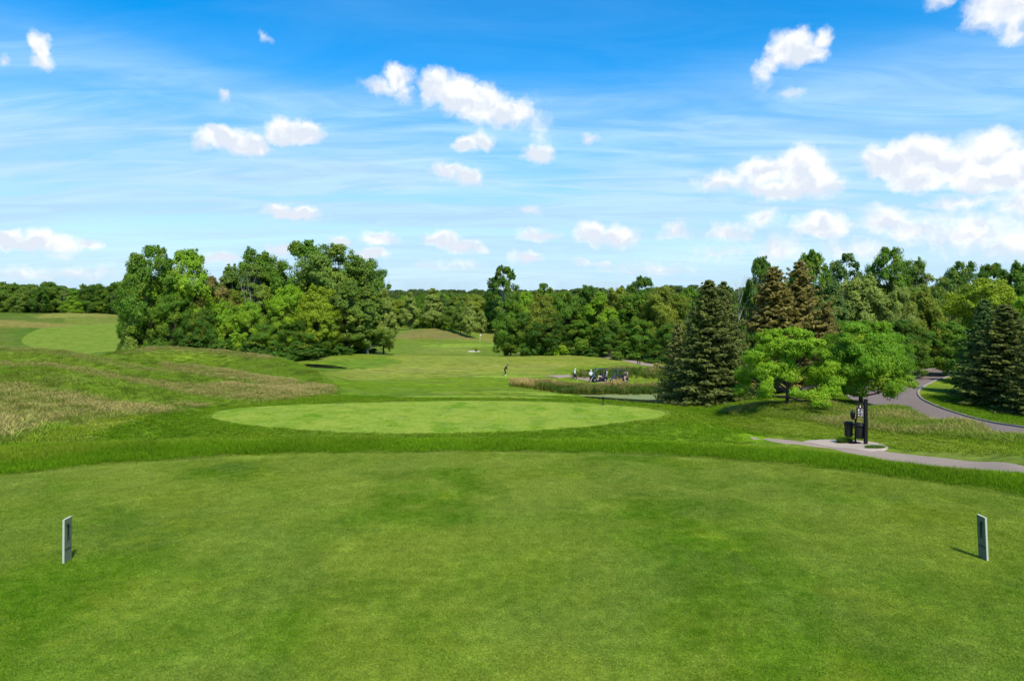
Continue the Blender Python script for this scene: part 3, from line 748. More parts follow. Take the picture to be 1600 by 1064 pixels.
def strip(name, Cn, w, lift, mat, nx=8, off=0.0, edge=0.05):
    T = np.gradient(Cn, axis=0); T /= np.linalg.norm(T, axis=1, keepdims=True)
    N = np.column_stack([-T[:, 1], T[:, 0]])
    cols = np.linspace(-0.5, 0.5, nx + 1)
    P = Cn[:, None, :] + N[:, None, :] * (cols[None, :, None] * w + off)
    z = height(P[..., 0], P[..., 1]) + lift
    z = z.copy(); z[:, 0] -= edge; z[:, -1] -= edge
    V = np.concatenate([P, z[..., None]], -1).reshape(-1, 3)
    i = np.arange(len(Cn) * (nx + 1)).reshape(len(Cn), nx + 1)
    q = np.stack([i[:-1, :-1], i[1:, :-1], i[1:, 1:], i[:-1, 1:]], -1).reshape(-1, 4)[:, ::-1]
    me = mesh_np(name, V, q, True)
    if me.polygons[0].normal.z < 0:
        me.flip_normals()
    me.materials.append(mat)
    return link(bpy.data.objects.new(name, me))
PATH_W = 2.0
_pw = PATH_W
tag(strip("cart_path", PATH_C, _pw, 0.035, MT_PATH), kind='structure')
tag(strip("road", ROAD_C, 5.6, 0.05, MT_ASPHALT, 14), kind='structure')
def kerb(name, Cn, off, w=0.18, h=0.11):
    T = np.gradient(Cn, axis=0); T /= np.linalg.norm(T, axis=1, keepdims=True)
    N = np.column_stack([-T[:, 1], T[:, 0]])
    sec = [(-w / 2, -0.25), (-w / 2, h * 0.9), (-w / 2 + 0.03, h), (w / 2 - 0.08, h), (w / 2, h * 0.6), (w / 2, -0.25)]
    base = Cn + N * off
    zb = height(base[:, 0], base[:, 1])
    V = []
    for a, hh in sec:
        Q = base + N * a * np.sign(off)
        V.append(np.column_stack([Q, zb + hh]))
    V = np.stack(V, 1); m = len(sec)
    i = np.arange(len(Cn) * m).reshape(len(Cn), m)
    q = np.stack([i[:-1, :-1], i[1:, :-1], i[1:, 1:], i[:-1, 1:]], -1).reshape(-1, 4)
    me = mesh_np(name, V.reshape(-1, 3), q)
    me.materials.append(MT_KERB)
    return tag(link(bpy.data.objects.new(name, me)), kind='structure')
kerb("kerb", ROAD_C, 2.9); kerb("kerb", ROAD_C, -2.9)
# far stretches of cart path seen beyond the pond
def onview(pts, dist):
    return [((u - 800) / F * d, d) for (u, d) in [(p, q) for p, q in zip(pts, dist)]]
FP1 = smooth_open(onview([938, 960, 985, 1005, 1030, 1070], [137, 133, 127.5, 121.5, 117, 112]), 1.0)
tag(strip("cart_path", FP1, 2.6, 0.07, MT_PATH, 4), kind='structure')
FP2 = smooth_open(onview([862, 874, 890, 910, 940, 978], [101.5, 103.5, 105, 102.5, 98.6, 96.5]), 0.8)
tag(strip("cart_path", FP2, 2.6, 0.06, MT_PATH, 4), kind='structure')
# gravel apron by the bins
GR = smooth_closed([onground(u, v, 24, 39) for u, v in [(1252,689.5),(1285,687),(1320,687.5),(1350,689),(1376,693),(1389,698),(1384,704),(1360,707),(1320,701),(1280,695.5)]], 60)
drape_poly("gravel_bed", GR, 12, 0.045, MT_GRAVEL)
BK = smooth_closed(W2([(730,547.1),(735,546.5),(744,546.4),(750.5,546.7),(750,547.5),(742,547.7),(733,547.8)], 13.62), 60)
drape_poly("sand_bunker", BK, 6, 0.08, MT_SAND)
WP = inset(POND, -1.6)
drape_poly("pond", WP, 3, 0.0, MT_WATER, flat=CZ - 12.42)
drape_poly("pond", inset(POND2, -0.9), 3, 0.0, MT_WATER, flat=CZ - 12.12)
WEED = smooth_closed(W2([(893,617.8),(915,615.9),(980,615.0),(1040,615.0),(1092,617.5),(1102,627),(1085,631),(1060,626),(1036,624.2),(1010,624.4),(975,622.6),(935,620.0)], 12.42), 110)
o = drape_poly("duckweed", WEED, 3, 0.004, MT_WEED, flat=CZ - 12.42)
tag(o, 'pale green duckweed covering most of the pond behind the cattails', 'duckweed', kind='stuff')
# ------------------------------------------------------------------ grasses (uncountable: geometry nodes)
def blades_mesh(name, n, radius, hmin, hmax, w, lean, seed, segs=2, head=False):
    r = np.random.default_rng(seed)
    rr = radius * np.sqrt(r.random(n)); th = r.random(n) * 2 * np.pi
    bx, by = rr * np.cos(th), rr * np.sin(th)
    h = hmin + (hmax - hmin) * r.random(n) ** 0.7
    ld = r.random(n) * 2 * np.pi; la = lean * (0.3 + r.random(n)) * h
    wd = r.random(n) * 2 * np.pi; rnd = r.random(n)
    V = []; HH = []; RN = []; Q = []
    off = 0
    prof = [(0, 1.0), (0.55, 0.85), (1.0, 0.12)] if not head else [(0, 0.7), (0.6, 0.5), (0.78, 1.5), (1.0, 0.2)]
    for t, k in prof:
        cx = bx + np.cos(ld) * la * t ** 2; cy = by + np.sin(ld) * la * t ** 2
        cz = h * t * (1 - 0.15 * lean * t)
        for s in (-0.5, 0.5):
            V.append(np.column_stack([cx + s * w * k * np.cos(wd), cy + s * w * k * np.sin(wd), cz]))
            HH.append(np.full(n, t)); RN.append(rnd)
    m = len(prof) * 2
    V = np.stack(V, 1).reshape(-1, 3); HH = np.stack(HH, 1).ravel(); RN = np.stack(RN, 1).ravel()
    i = (np.arange(n) * m)[:, None]
    qs = [np.column_stack([i + 2 * k, i + 2 * k + 1, i + 2 * k + 3, i + 2 * k + 2]) for k in range(len(prof) - 1)]
    me = mesh_np(name, V, np.vstack(qs))
    attr_f(me, 'hh', HH); attr_f(me, 'rnd', RN)
    return me
def source_collection(name, meshes, mat):
    c = bpy.data.collections.new(name)
    for me in meshes:
        me.materials.clear(); me.materials.append(mat)
        c.objects.link(bpy.data.objects.new(me.name, me))
    return c
def scatter(name, pts, coll, scale, rotz, mixv=None, bri=None, tilt=0.06, label=None, cat=None, tcol=None, pick=None, seed=1, sz=None):
    r = np.random.default_rng(seed); n = len(pts)
    me = bpy.data.meshes.new(name); me.vertices.add(n); me.vertices.foreach_set('co', np.asarray(pts, np.float32).ravel())
    rot = np.column_stack([(r.random(n) - .5) * 2 * tilt, (r.random(n) - .5) * 2 * tilt, rotz if rotz is not None else r.random(n) * 6.283])
    attr_v(me, 'rot', rot)
    s = np.asarray(scale, float) * np.ones(n)
    attr_v(me, 'scl', np.column_stack([s, s, s if sz is None else sz]))
    attr_f(me, 'mixv', np.zeros(n) if mixv is None else mixv)
    attr_f(me, 'bri', np.ones(n) if bri is None else bri)
    k = len(coll.objects)
    a = me.attributes.new('pick', 'INT', 'POINT'); a.data.foreach_set('value', (r.integers(0, k, n) if pick is None else np.asarray(pick)).astype(np.int32))
    if tcol is not None: attr_c(me, 'tcol', tcol)
    me.update()
    ob = link(bpy.data.objects.new(name, me))
    ng = bpy.data.node_groups.new(name + "_nodes", 'GeometryNodeTree')
    ng.interface.new_socket("Geometry", in_out='INPUT', socket_type='NodeSocketGeometry')
    ng.interface.new_socket("Geometry", in_out='OUTPUT', socket_type='NodeSocketGeometry')
    N, L = ng.nodes, ng.links
    gi = N.new('NodeGroupInput'); go = N.new('NodeGroupOutput')
    ci = N.new('GeometryNodeCollectionInfo'); ci.inputs['Collection'].default_value = coll
    ci.inputs['Separate Children'].default_value = True; ci.inputs['Reset Children'].default_value = True
    ip = N.new('GeometryNodeInstanceOnPoints'); ip.inputs['Pick Instance'].default_value = True
    def na(nm, typ):
        nd = N.new('GeometryNodeInputNamedAttribute'); nd.data_type = typ; nd.inputs[0].default_value = nm; return nd.outputs[0]
    L.new(gi.outputs[0], ip.inputs['Points']); L.new(ci.outputs[0], ip.inputs['Instance'])
    L.new(na('pick', 'INT'), ip.inputs['Instance Index'])
    er = N.new('FunctionNodeEulerToRotation'); L.new(na('rot', 'FLOAT_VECTOR'), er.inputs[0]); L.new(er.outputs[0], ip.inputs['Rotation'])
    L.new(na('scl', 'FLOAT_VECTOR'), ip.inputs['Scale'])
    L.new(ip.outputs[0], go.inputs[0])
    md = ob.modifiers.new("instances", 'NODES'); md.node_group = ng
    tag(ob, label, cat, kind='stuff')
    return ob

def jgrid(x0, x1, y0, y1, step, seed):
    r = np.random.default_rng(seed)
    xs = np.arange(x0, x1, step); ys = np.arange(y0, y1, step)
    X, Y = np.meshgrid(xs, ys); X = X.ravel() + (r.random(X.size) - .5) * step; Y = Y.ravel() + (r.random(Y.size) - .5) * step
    return X, Y
def inview(X, Y, lo=-260, hi=1860):
    u = 800 + F * X / np.maximum(Y, 0.1)
    return (u > lo) & (u < hi)
path_poly = None
def dist_line(X, Y, Cn):
    d = np.full(X.shape, 1e9)
    for k in range(0, len(Cn), 2):
        d = np.minimum(d, (X - Cn[k, 0]) ** 2 + (Y - Cn[k, 1]) ** 2)
    return np.sqrt(d)

# short turf of the tee, standing blade by blade where the eye can tell them
tb = [blades_mesh("turf_patch", 2600, 0.36, 0.008, 0.020, 0.0032, 0.9, 100 + k) for k in range(4)]
c_tb = source_collection("turf_sources", tb, MT_TBLADE)
X, Y = jgrid(-10.4, 9.8, 3.4, 12.4, 0.30, 3)
m = inview(X, Y, -200, 1800) & (poly_sdf(X, Y, TEE1) < -0.10)
X, Y = X[m], Y[m]
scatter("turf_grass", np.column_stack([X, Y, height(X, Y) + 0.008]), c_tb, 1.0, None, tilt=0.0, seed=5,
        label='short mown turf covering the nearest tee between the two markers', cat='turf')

# rough round the nearest tee
rb = [blades_mesh("rough_tuft", 190, 0.17, 0.035, 0.085, 0.0045, 0.6, 200 + k) for k in range(4)]
c_rb = source_collection("rough_sources", rb, MT_ROUGH)
X, Y = jgrid(-14.5, 15.5, 6.5, 17, 0.125, 7)
d1 = poly_sdf(X, Y, TEE1)
m = inview(X, Y) & (d1 > 0.02 + 0.10 * (fbm(X * 3, Y * 3, 82, 2) - 0.4)) & (d1 < 3.6) & (dist_line(X, Y, PATH_C) > 1.6)
X, Y, d1 = X[m], Y[m], d1[m]
nz = fbm(X * 1.2, Y * 1.2, 44, 3)
scatter("rough_grass", np.column_stack([X, Y, height(X, Y) - 0.01]), c_rb, 0.55 + 0.75 * fbm(X * 1.7, Y * 1.7, 81, 3) + 0.22 * sst(d1, 0, 0.5), None,
        mixv=np.clip(sst(nz, 0.45, 0.8) * 0.5 * sst(d1, 0.2, 0.8) + sst(d1, 0.7, 1.6) * 0.45, 0, 1), bri=0.90 + 0.62 * fbm(X * 0.8, Y * 0.8, 19, 3), tilt=0.15, seed=6,  # tips darker beside the tee edge, painting in its shaded base line
        label='longer bright green rough grass edging the nearest tee', cat='rough grass')
# rough over the slopes further on
X, Y = jgrid(-40, 46, 14, 62, 0.42, 8)
d1 = poly_sdf(X, Y, TEE1); d2 = poly_sdf(X, Y, TEE2); d3 = poly_sdf(X, Y, TEE3)
Z = height(X, Y); u, v = uv_of(X, Y, Z)
f, b = fescue_masks(u, v, Y)
m = inview(X, Y) & (d1 > 3.3) & (d2 > 0.15) & (d3 > 0.1) & (f < 0.5) & (dist_line(X, Y + 0.9, PATH_C) > 2.0) & (dist_line(X, Y, PATH_C) > 1.15) & (dist_line(X, Y, ROAD_C) > 3.2) & (poly_sdf(X, Y, GR) > -0.15 + 0.5 * (fbm(X * 2, Y * 2, 83, 2) - 0.5)) & (dist_line(X, Y, ROAD_C) < 60)
X, Y, Z, u, v = X[m], Y[m], Z[m], u[m], v[m]
nz = fbm(X / 5, Y / 5, 45, 4)
patch = np.maximum(zone([(8,699),(60,668),(130,655),(235,648),(190,662),(150,676),(138,692)], 5, u, v, 12, 45, Y), zone([(1240,655),(1330,662),(1420,680),(1600,700),(1600,735),(1480,715),(1400,700),(1300,685),(1220,680),(1150,665)], 8, u, v, 22, 50, Y))
rb2 = [blades_mesh("rough_clump", 110, 0.42, 0.05, 0.12, 0.016, 0.9, 230 + k) for k in range(3)]
c_rb2 = source_collection("rough_far_sources", rb2, MT_ROUGH)
scatter("rough_grass", np.column_stack([X, Y, Z - 0.02]), c_rb2, 0.8 + 0.5 * nz, None, mixv=np.clip(sst(nz, 0.4, 0.7) * 0.6 + patch * 0.8, 0, 1), bri=1.0 + 0.36 * nz + 0.2 * patch, tilt=0.15, seed=7,
        label='rough grass over the slopes below the nearest tee and around the middle tee', cat='rough grass')

# long fescue on the mounds to the left, with heads of brown and purple seed
fb = [blades_mesh("fescue_tuft", 70, 0.55, 0.30, 0.62, 0.020, 0.55, 300 + k, head=True) for k in range(4)]
c_fb = source_collection("fescue_sources", fb, MT_FESC)
X, Y = jgrid(-100, -8, 14, 112, 0.55, 9)
Z = height(X, Y); u, v = uv_of(X, Y, Z)
f, b = fescue_masks(u, v, Y)
b = np.clip(b + (fbm(X / 1.6, Y / 2.4, 12, 3) - 0.5) * 1.5 * (b > 0.01), 0, 1)
r_ = np.random.default_rng(1)
m = (u > -260) & (f > 0.35) & (poly_sdf(X, Y, TEE2) > 1.5)
X, Y, Z, b, f, u, v = X[m], Y[m], Z[m], b[m], f[m], u[m], v[m]
nz = fbm(X / 3, Y / 3, 46, 4); stk = fbm(u / 26 + v / 9, u / 60 - v / 7, 91, 3)
scatter("fescue_grass", np.column_stack([X, Y, Z - 0.04]), c_fb, 0.55 + 0.55 * nz, None, mixv=np.clip(b * 0.95 + sst(nz, 0.55, 0.8) * 0.25, 0, 1),
        bri=(1.16 + 0.34 * nz) * (1 - 0.34 * sst(stk, 0.50, 0.62) * (1 - b)), tilt=0.12, seed=8, sz=(0.35 + 0.45 * nz) * (0.75 + 0.35 * b),  # the same relief shading streaks darken the tufts
        label='long brown and green fescue grass over the rolling mounds on the left', cat='fescue')
# long grass on the bank between the path and the road
X, Y = jgrid(12, 30, 28, 60, 0.40, 10)
Z = height(X, Y); u, v = uv_of(X, Y, Z)
f = zone(Z_RFE, 7, u, v, 28, 58, Y)
m = (f > 0.3) & (dist_line(X, Y, ROAD_C) > 3.4) & (dist_line(X, Y, PATH_C) > 1.6)
X, Y, Z, f = X[m], Y[m], Z[m], f[m]
nz = fbm(X / 2.5, Y / 2.5, 47, 4)
scatter("long_grass", np.column_stack([X, Y, Z - 0.04]), c_fb, 0.55 + 0.5 * nz, None, mixv=np.clip(0.12 + 0.55 * sst(nz, 0.45, 0.75), 0, 1), bri=1.0 + 0.4 * nz, tilt=0.12, seed=9, sz=0.35 + 0.5 * nz * f,
        label='tall pale green grass on the bank between the bins and the road', cat='long grass')
# cattails and reeds round the pond
cb = [blades_mesh("reed_clump", 46, 0.45, 1.1, 1.75, 0.050, 0.16, 400 + k, head=True) for k in range(4)]
c_cb = source_collection("reed_sources", cb, MT_REED)
def reeds(name, poly, dr, step, scale, mixf, seed, label, H=12.4, hsc=1.0, bri0=0.85):
    # poly: base outline in world xy
    P = np.array(poly, float)
    X, Y = jgrid(P[:, 0].min(), P[:, 0].max(), P[:, 1].min(), P[:, 1].max(), step, seed)
    m = poly_sdf(X, Y, P) < 0
    X, Y = X[m], Y[m]; Z = np.maximum(height(X, Y), CZ - 12.5)
    nz = fbm(X / 1.4, Y / 3.0, 48 + seed, 3)
    nz = np.clip((nz - 0.5) * 1.7 + 0.5, 0, 1); s = scale * (0.58 + 0.75 * nz)
    kp = np.random.default_rng(seed).random(len(X)) < 0.62 + 0.5 * nz; X, Y, Z, nz, s = X[kp], Y[kp], Z[kp], nz[kp], s[kp]
    return scatter(name, np.column_stack([X, Y, Z - 0.05]), c_cb, s, None, mixv=np.clip(mixf(X, Y) + (nz - 0.5) * 0.9, 0, 1), bri=bri0 + 0.35 * nz, tilt=0.05, seed=seed, sz=s * hsc, label=label, cat='reeds')
def U2X(u, d): return (u - 800) / F * d
reeds("cattails", [(U2X(838,85.5),85.6),(U2X(900,85.5),85.4),(U2X(1000,85.5),85.6),(U2X(1080,86),86),(U2X(1080,90),91),(U2X(1000,90),91),(U2X(900,91),91.2),(U2X(845,91),91)], 0, 0.42, 0.72,
      lambda X, Y: 0.12 + 0.5 * (Y > 88.5), 21, 'tall green cattails with tan tops in a band behind the pond')
reeds("dry_reeds", [(U2X(793,86),86.2),(U2X(842,86),85.6),(U2X(872,91),91.2),(U2X(800,91),91)], 0, 0.45, 0.55, lambda X, Y: 0.9 + 0 * X, 22, 'short dry pinkish reeds at the left end of the cattails', bri0=1.0)
reeds("green_reeds", [(U2X(893,104),102.5),(U2X(930,103),101.5),(U2X(1075,103),101.2),(U2X(1080,112),113),(U2X(960,110),110),(U2X(900,108),107)], 0, 0.75, 0.62, lambda X, Y: 0.05 + 0.25 * (Y > 108), 23, 'dark green reeds growing behind the two golf carts', bri0=0.85)
reeds("bank_reeds", [(U2X(1022,79),77.6),(U2X(1062,76),75.5),(U2X(1078,80),79),(U2X(1050,81),80.5)], 0, 0.35, 0.72, lambda X, Y: 0.15 + 0.7 * (X > U2X(1052, 78)), 24, 'small clump of green reeds on the near right bank of the pond')

# ------------------------------------------------------------------ trees
def quads_from(cent, nrm, size, r, asp=0.62, up=None):
    """rhombic leaves; cent (n,3), nrm (n,3)"""
    n = len(cent)
    a = r.normal(size=(n, 3)); nrm = nrm / (np.linalg.norm(nrm, axis=1, keepdims=True) + 1e-9)
    t = a - (a * nrm).sum(1, keepdims=True) * nrm; t /= (np.linalg.norm(t, axis=1, keepdims=True) + 1e-9)
    b = np.cross(nrm, t)
    s = (size * (0.7 + 0.6 * r.random(n)))[:, None]
    return np.stack([cent - t * s, cent - b * s * asp, cent + t * s, cent + b * s * asp], 1).reshape(-1, 3)
def leaf_mesh(name, cent, nrm, size, r, tint, asp=0.62):
    V = quads_from(cent, nrm, size, r, asp)
    n = len(cent)
    me = mesh_np(name, V, np.arange(4 * n).reshape(n, 4))
    attr_f(me, 'tint', np.repeat(tint, 4)); attr_f(me, 'rnd', np.repeat(r.random(n), 4))
    return me
def tubes(name, segs, sides=5):
    """segs: list of polylines, each a list of (x,y,z,radius)"""
    V = []; Fq = []; off = 0
    for pl in segs:
        P = np.array(pl, float); k = len(P)
        T = np.gradient(P[:, :3], axis=0); T /= (np.linalg.norm(T, axis=1, keepdims=True) + 1e-9)
        ref = np.array([0.31, 0.95, 0.1]); A = np.cross(T, ref); A /= (np.linalg.norm(A, axis=1, keepdims=True) + 1e-9); B = np.cross(T, A)
        th = np.arange(sides) / sides * 2 * np.pi
        ring = P[:, None, :3] + P[:, None, 3:4] * (np.cos(th)[None, :, None] * A[:, None] + np.sin(th)[None, :, None] * B[:, None])
        V.append(ring.reshape(-1, 3))
        i = np.arange(k * sides).reshape(k, sides) + off; j = np.roll(i, -1, axis=1)
        Fq.append(np.stack([i[:-1], j[:-1], j[1:], i[1:]], -1).reshape(-1, 4)); off += k * sides
    return mesh_np(name, np.vstack(V), np.vstack(Fq), True)
def fit(o_me):
    return o_me
def broadleaf(seed, K=70, sub=13, per=44, aspect=0.8, base=0.16, leaf=0.0105, cr=(0.075, 0.13), shape='round', limbs=22, airy=0.0, flat=0.75, trunk_r=0.016, trunk_top=0.75, layered=False, lean=0.0):
    r = np.random.default_rng(seed)
    cs = []; rads = []
    k = 0
    lob = r.random(6) * 6.28
    tries = 0
    while len(cs) < K and tries < K * 40:
        tries += 1
        t = r.random() ** 0.85
        if layered:
            t = (np.floor(t * 7) + 0.5 + (r.random() - .5) * 0.25) / 7
        th = r.random() * 2 * np.pi
        if shape == 'round': prof = math.sin(math.pi * (0.10 + 0.86 * t ** 0.92)) ** 0.62
        elif shape == 'tall': prof = math.sin(math.pi * (0.16 + 0.82 * t ** 0.8)) ** 0.8
        elif shape == 'cone': prof = (1 - t) ** 0.62 * (0.55 + 0.45 * min(1, t * 6 + 0.3))
        elif shape == 'vase': prof = math.sin(math.pi * (0.05 + 0.82 * t ** 1.25)) ** 0.8
        else: prof = math.sqrt(max(0, 1 - (t * 0.96) ** 2.3))      # dome to the ground
        lobe = 1 + 0.16 * math.sin(2 * th + lob[0]) + 0.13 * math.sin(3 * th + lob[1] + 5 * t) + 0.10 * math.sin(5 * th + lob[2] - 7 * t)
        rr = aspect / 2 * prof * lobe
        crr = (cr[0] + (cr[1] - cr[0]) * r.random()) * (0.8 if t > 0.8 else 1)
        rad = max(0.0, rr - crr * 0.55) * (1 - 0.55 * r.random() ** 2.2)
        z = base + (1 - base - crr * 0.75) * t
        c = np.array([rad * math.cos(th) + lean * z, rad * math.sin(th), z])
        if any(np.linalg.norm(c - o) < 0.62 * min(crr, q) for o, q in zip(cs, rads)): continue
        cs.append(c); rads.append(crr)
    cs = np.array(cs); rads = np.array(rads); K = len(cs)
    ax = np.array([0, 0, base + (1 - base) * 0.42])
    # sub clumps
    S = []; SR = []; ST = []
    tintc = r.random(K)
    for c, q, tt in zip(cs, rads, tintc):
        m = sub
        d = r.normal(size=(m, 3)); d /= np.linalg.norm(d, axis=1, keepdims=True)
        out = (c - ax); out = out / (np.linalg.norm(out) + 1e-6)
        d = d + out * 0.45 + np.array([0, 0, 0.18]); d /= np.linalg.norm(d, axis=1, keepdims=True)
        rad = q * (0.55 + 0.45 * r.random(m))[:, None]
        p = c + d * rad * np.array([1, 1, flat])
        S.append(p); SR.append(q * (0.36 + 0.30 * r.random(m))); ST.append(np.clip(tt * 0.6 + 0.4 * r.random(m), 0, 1))
    S = np.vstack(S); SR = np.concatenate(SR); ST = np.concatenate(ST)
    # loose sprigs that break the outline
    nsp = int(len(S) * (0.10 + airy * 0.3))
    ii = r.integers(0, len(S), nsp); o = S[ii] - ax; o /= np.linalg.norm(o, axis=1, keepdims=True)
    S = np.vstack([S, S[ii] + o * (0.012 + 0.022 * r.random((nsp, 1)))]); SR = np.concatenate([SR, SR[ii] * 0.7]); ST = np.concatenate([ST, ST[ii]])
    n = per
    if airy > 0:
        keep = r.random(len(S)) > airy * 0.35; S, SR, ST = S[keep], SR[keep], ST[keep]
    M = len(S)
    d = r.normal(size=(M, n, 3)); d /= np.linalg.norm(d, axis=2, keepdims=True)
    rad = (SR[:, None] * (0.25 + 0.75 * r.random((M, n)) ** 0.5))[..., None]
    cent = S[:, None] + d * rad * np.array([1, 1, 0.72])
    outv = cent - ax; outv /= np.linalg.norm(outv, axis=2, keepdims=True)
    nrm = d * 0.7 + outv * 0.55 + r.normal(size=d.shape) * 0.30 + np.array([0, 0, 0.40])
    tint = np.clip(ST[:, None] + (r.random((M, n)) - .5) * 0.25, 0, 1)
    cent = cent.reshape(-1, 3); zmin = base * 0.6
    ok = cent[:, 2] > max(0.004, zmin)
    top = np.percentile(cent[ok][:, 2], 99.85)
    cent = cent[ok]; nrm = nrm.reshape(-1, 3)[ok]; tint = tint.ravel()[ok]
    sc_z = 1.0 / top
    wx = np.percentile(np.abs(cent[:, 0] - lean * cent[:, 2]), 99)
    sc_x = (aspect / 2) / wx
    cent = cent * [sc_x, sc_x, sc_z]
    crown = leaf_mesh("crown", cent, nrm, leaf, r, tint)
    cs = cs * [sc_x, sc_x, sc_z]
    segs = []
    zt = trunk_top
    zs = np.linspace(-0.02, zt, 7)
    wob = np.cumsum(r.normal(size=(7, 2)) * 0.006, axis=0); wob[0] = 0
    trunk = [(lean * z + wob[i, 0], wob[i, 1], z, trunk_r * (1.5 if i == 0 else 1) * (1 - 0.80 * max(z, 0) / zt)) for i, z in enumerate(zs)]
    segs.append(trunk)
    order = r.permutation(K)[:limbs]
    for kk in order:
        c = cs[kk]; zb = max(base * 0.75, c[2] * (0.35 + 0.3 * r.random())); zb = min(zb, zt * 0.95)
        s0 = np.array([lean * zb, 0, zb]); r0 = trunk_r * 0.48 * (1 - 0.6 * zb)
        mid = s0 * 0.5 + c * 0.5 + np.array([0, 0, -0.02]) + r.normal(size=3) * 0.012
        segs.append([(*s0, r0), (*mid, r0 * 0.6), (*c, r0 * 0.18)])
    return crown, segs
def trunk_mesh(segs, sides=6): return tubes("trunk", segs, sides)

VAR = {}
def addvar(key, seed, **kw):
    c, s = broadleaf(seed, **kw)
    VAR[key] = (c, trunk_mesh(s))
addvar('round1', 1, K=66, aspect=0.85)
addvar('round2', 2, K=60, aspect=0.9, base=0.12, lean=0.03)
addvar('round3', 3, K=70, aspect=0.75, base=0.10)
addvar('dome1', 4, K=64, aspect=0.9, base=0.02, shape='dome')
addvar('dome2', 5, K=60, aspect=1.0, base=0.01, shape='dome', cr=(0.09, 0.15))
addvar('tall1', 6, K=62, aspect=0.55, base=0.12, shape='tall', cr=(0.05, 0.09))
addvar('tall2', 7, K=58, aspect=0.6, base=0.16, shape='tall', cr=(0.055, 0.10), airy=0.3)
addvar('airy1', 8, K=56, aspect=0.8, base=0.18, cr=(0.06, 0.11), airy=0.55, per=44, limbs=34)
addvar('airy2', 9, K=50, aspect=0.7, base=0.2, cr=(0.055, 0.10), airy=0.65, per=44, limbs=34)
addvar('cone1', 10, K=74, aspect=0.58, base=0.10, shape='cone', cr=(0.055, 0.095), per=40)
addvar('cone2', 11, K=70, aspect=0.62, base=0.12, shape='cone', cr=(0.05, 0.09), per=40)
addvar('shrub1', 12, K=34, sub=8, per=36, aspect=1.4, base=0.0, shape='dome', cr=(0.16, 0.26), leaf=0.030, limbs=6)
addvar('shrub2', 13, K=28, sub=8, per=36, aspect=1.1, base=0.0, shape='dome', cr=(0.16, 0.28), leaf=0.030, limbs=6)
addvar('maple1', 14, K=84, sub=12, per=60, aspect=1.22, base=0.17, shape='dome', leaf=0.0105, cr=(0.085, 0.14), trunk_r=0.034, flat=0.55, limbs=30, trunk_top=0.6)
addvar('maple2', 15, K=128, sub=12, per=60, aspect=1.2, base=0.165, lean=0.07, shape='dome', leaf=0.0102, cr=(0.09, 0.15), trunk_r=0.030, flat=0.55, layered=True, limbs=34, trunk_top=0.65)
def conifer(seed, levels=34, per_level=16, aspect=0.55, base=0.03, droop=0.25, wobble=0.25, twig=0.0145):
    r = np.random.default_rng(seed)
    C_, N_, T_ = [], [], []
    segs = [[(0, 0, -0.02, 0.017), (0, 0, 0.3, 0.012), (0, 0, 0.7, 0.006), (0, 0, 0.99, 0.0015)]]
    lv = 1 + np.array([math.sin(k * 1.7 + seed) * 0.1 for k in range(levels)])
    for k in range(levels):
        t = (k + 0.5) / levels
        nb = max(5, int(per_level * (1 - 0.45 * t)))
        for j in range(nb):
            th = (j + r.random() * 0.9) / nb * 2 * np.pi + k * 0.9
            L = aspect / 2 * ((1 - t) ** 0.70) * (0.72 + wobble * 1.4 * r.random()) * lv[k] + 0.012
            z0 = base + (1 - base) * (t + (r.random() - .5) / levels)
            dr = droop * (1 - t) * (0.6 + 0.8 * r.random()); rise = 0.25 * t
            m = max(4, int(10 * L / (aspect / 2)) + 3)
            s = (np.arange(m) + r.random(m)) / m
            s = 0.15 + 0.85 * s
            ct = np.array([math.cos(th), math.sin(th), 0]); sd = np.array([-math.sin(th), math.cos(th), 0])
            bx = ct[None] * (L * s)[:, None]
            bz = z0 - dr * L * s + (0.35 * dr + rise) * L * s ** 3
            side = L * 0.30 * (1 - s) + 0.010
            tt = r.random()
            for q in range(8):
                off = (r.random(m) * 2 - 1) * side
                p = bx + sd[None] * off[:, None]; 
                pz = bz - np.abs(off) * 0.25 + r.normal(size=m) * 0.0045
                C_.append(np.column_stack([p[:, 0], p[:, 1], pz])); 
                N_.append(np.array([0, 0, 1.0]) + ct * 0.35 + r.normal(size=(m, 3)) * 0.55)
                T_.append(np.clip(0.30 + 0.30 * s + (tt - .5) * 0.25 + (r.random(m) - .5) * 0.25, 0, 1))
            if k % 3 == 0 and j % 3 == 0:
                segs.append([(0, 0, z0, 0.004 * (1 - t) + .001), (ct[0] * L * .8, ct[1] * L * .8, z0 - dr * L * .5, 0.001)])
    C_ = np.vstack(C_); N_ = np.vstack(N_); T_ = np.concatenate(T_)
    C_[:, 2] /= C_[:, 2].max(); 
    wx = np.percentile(np.abs(C_[:, 0]), 99.5); C_[:, :2] *= aspect / 2 / wx
    ok = C_[:, 2] > 0.004
    return leaf_mesh("crown", C_[ok], N_[ok], twig, r, T_[ok], 0.42), segs
for key, sd, kw in (('spruce1', 31, dict()), ('spruce2', 32, dict(levels=36, per_level=16, droop=0.35, wobble=0.35)), ('spruce3', 33, dict(levels=26, aspect=0.6, wobble=0.45, droop=0.15))):
    c_, s_ = conifer(sd, **kw); VAR[key] = (c_, trunk_mesh(s_, 5))
ASP = dict(round1=.85, round2=.9, round3=.75, dome1=.9, dome2=1.0, tall1=.55, tall2=.6, airy1=.8, airy2=.7, cone1=.58, cone2=.62, shrub1=1.4, shrub2=1.1, maple1=1.22, maple2=1.2, spruce1=.55, spruce2=.55, spruce3=.6)
for c_, t_ in VAR.values():
    c_.materials.append(MT_LEAF); t_.materials.append(MT_BARK)

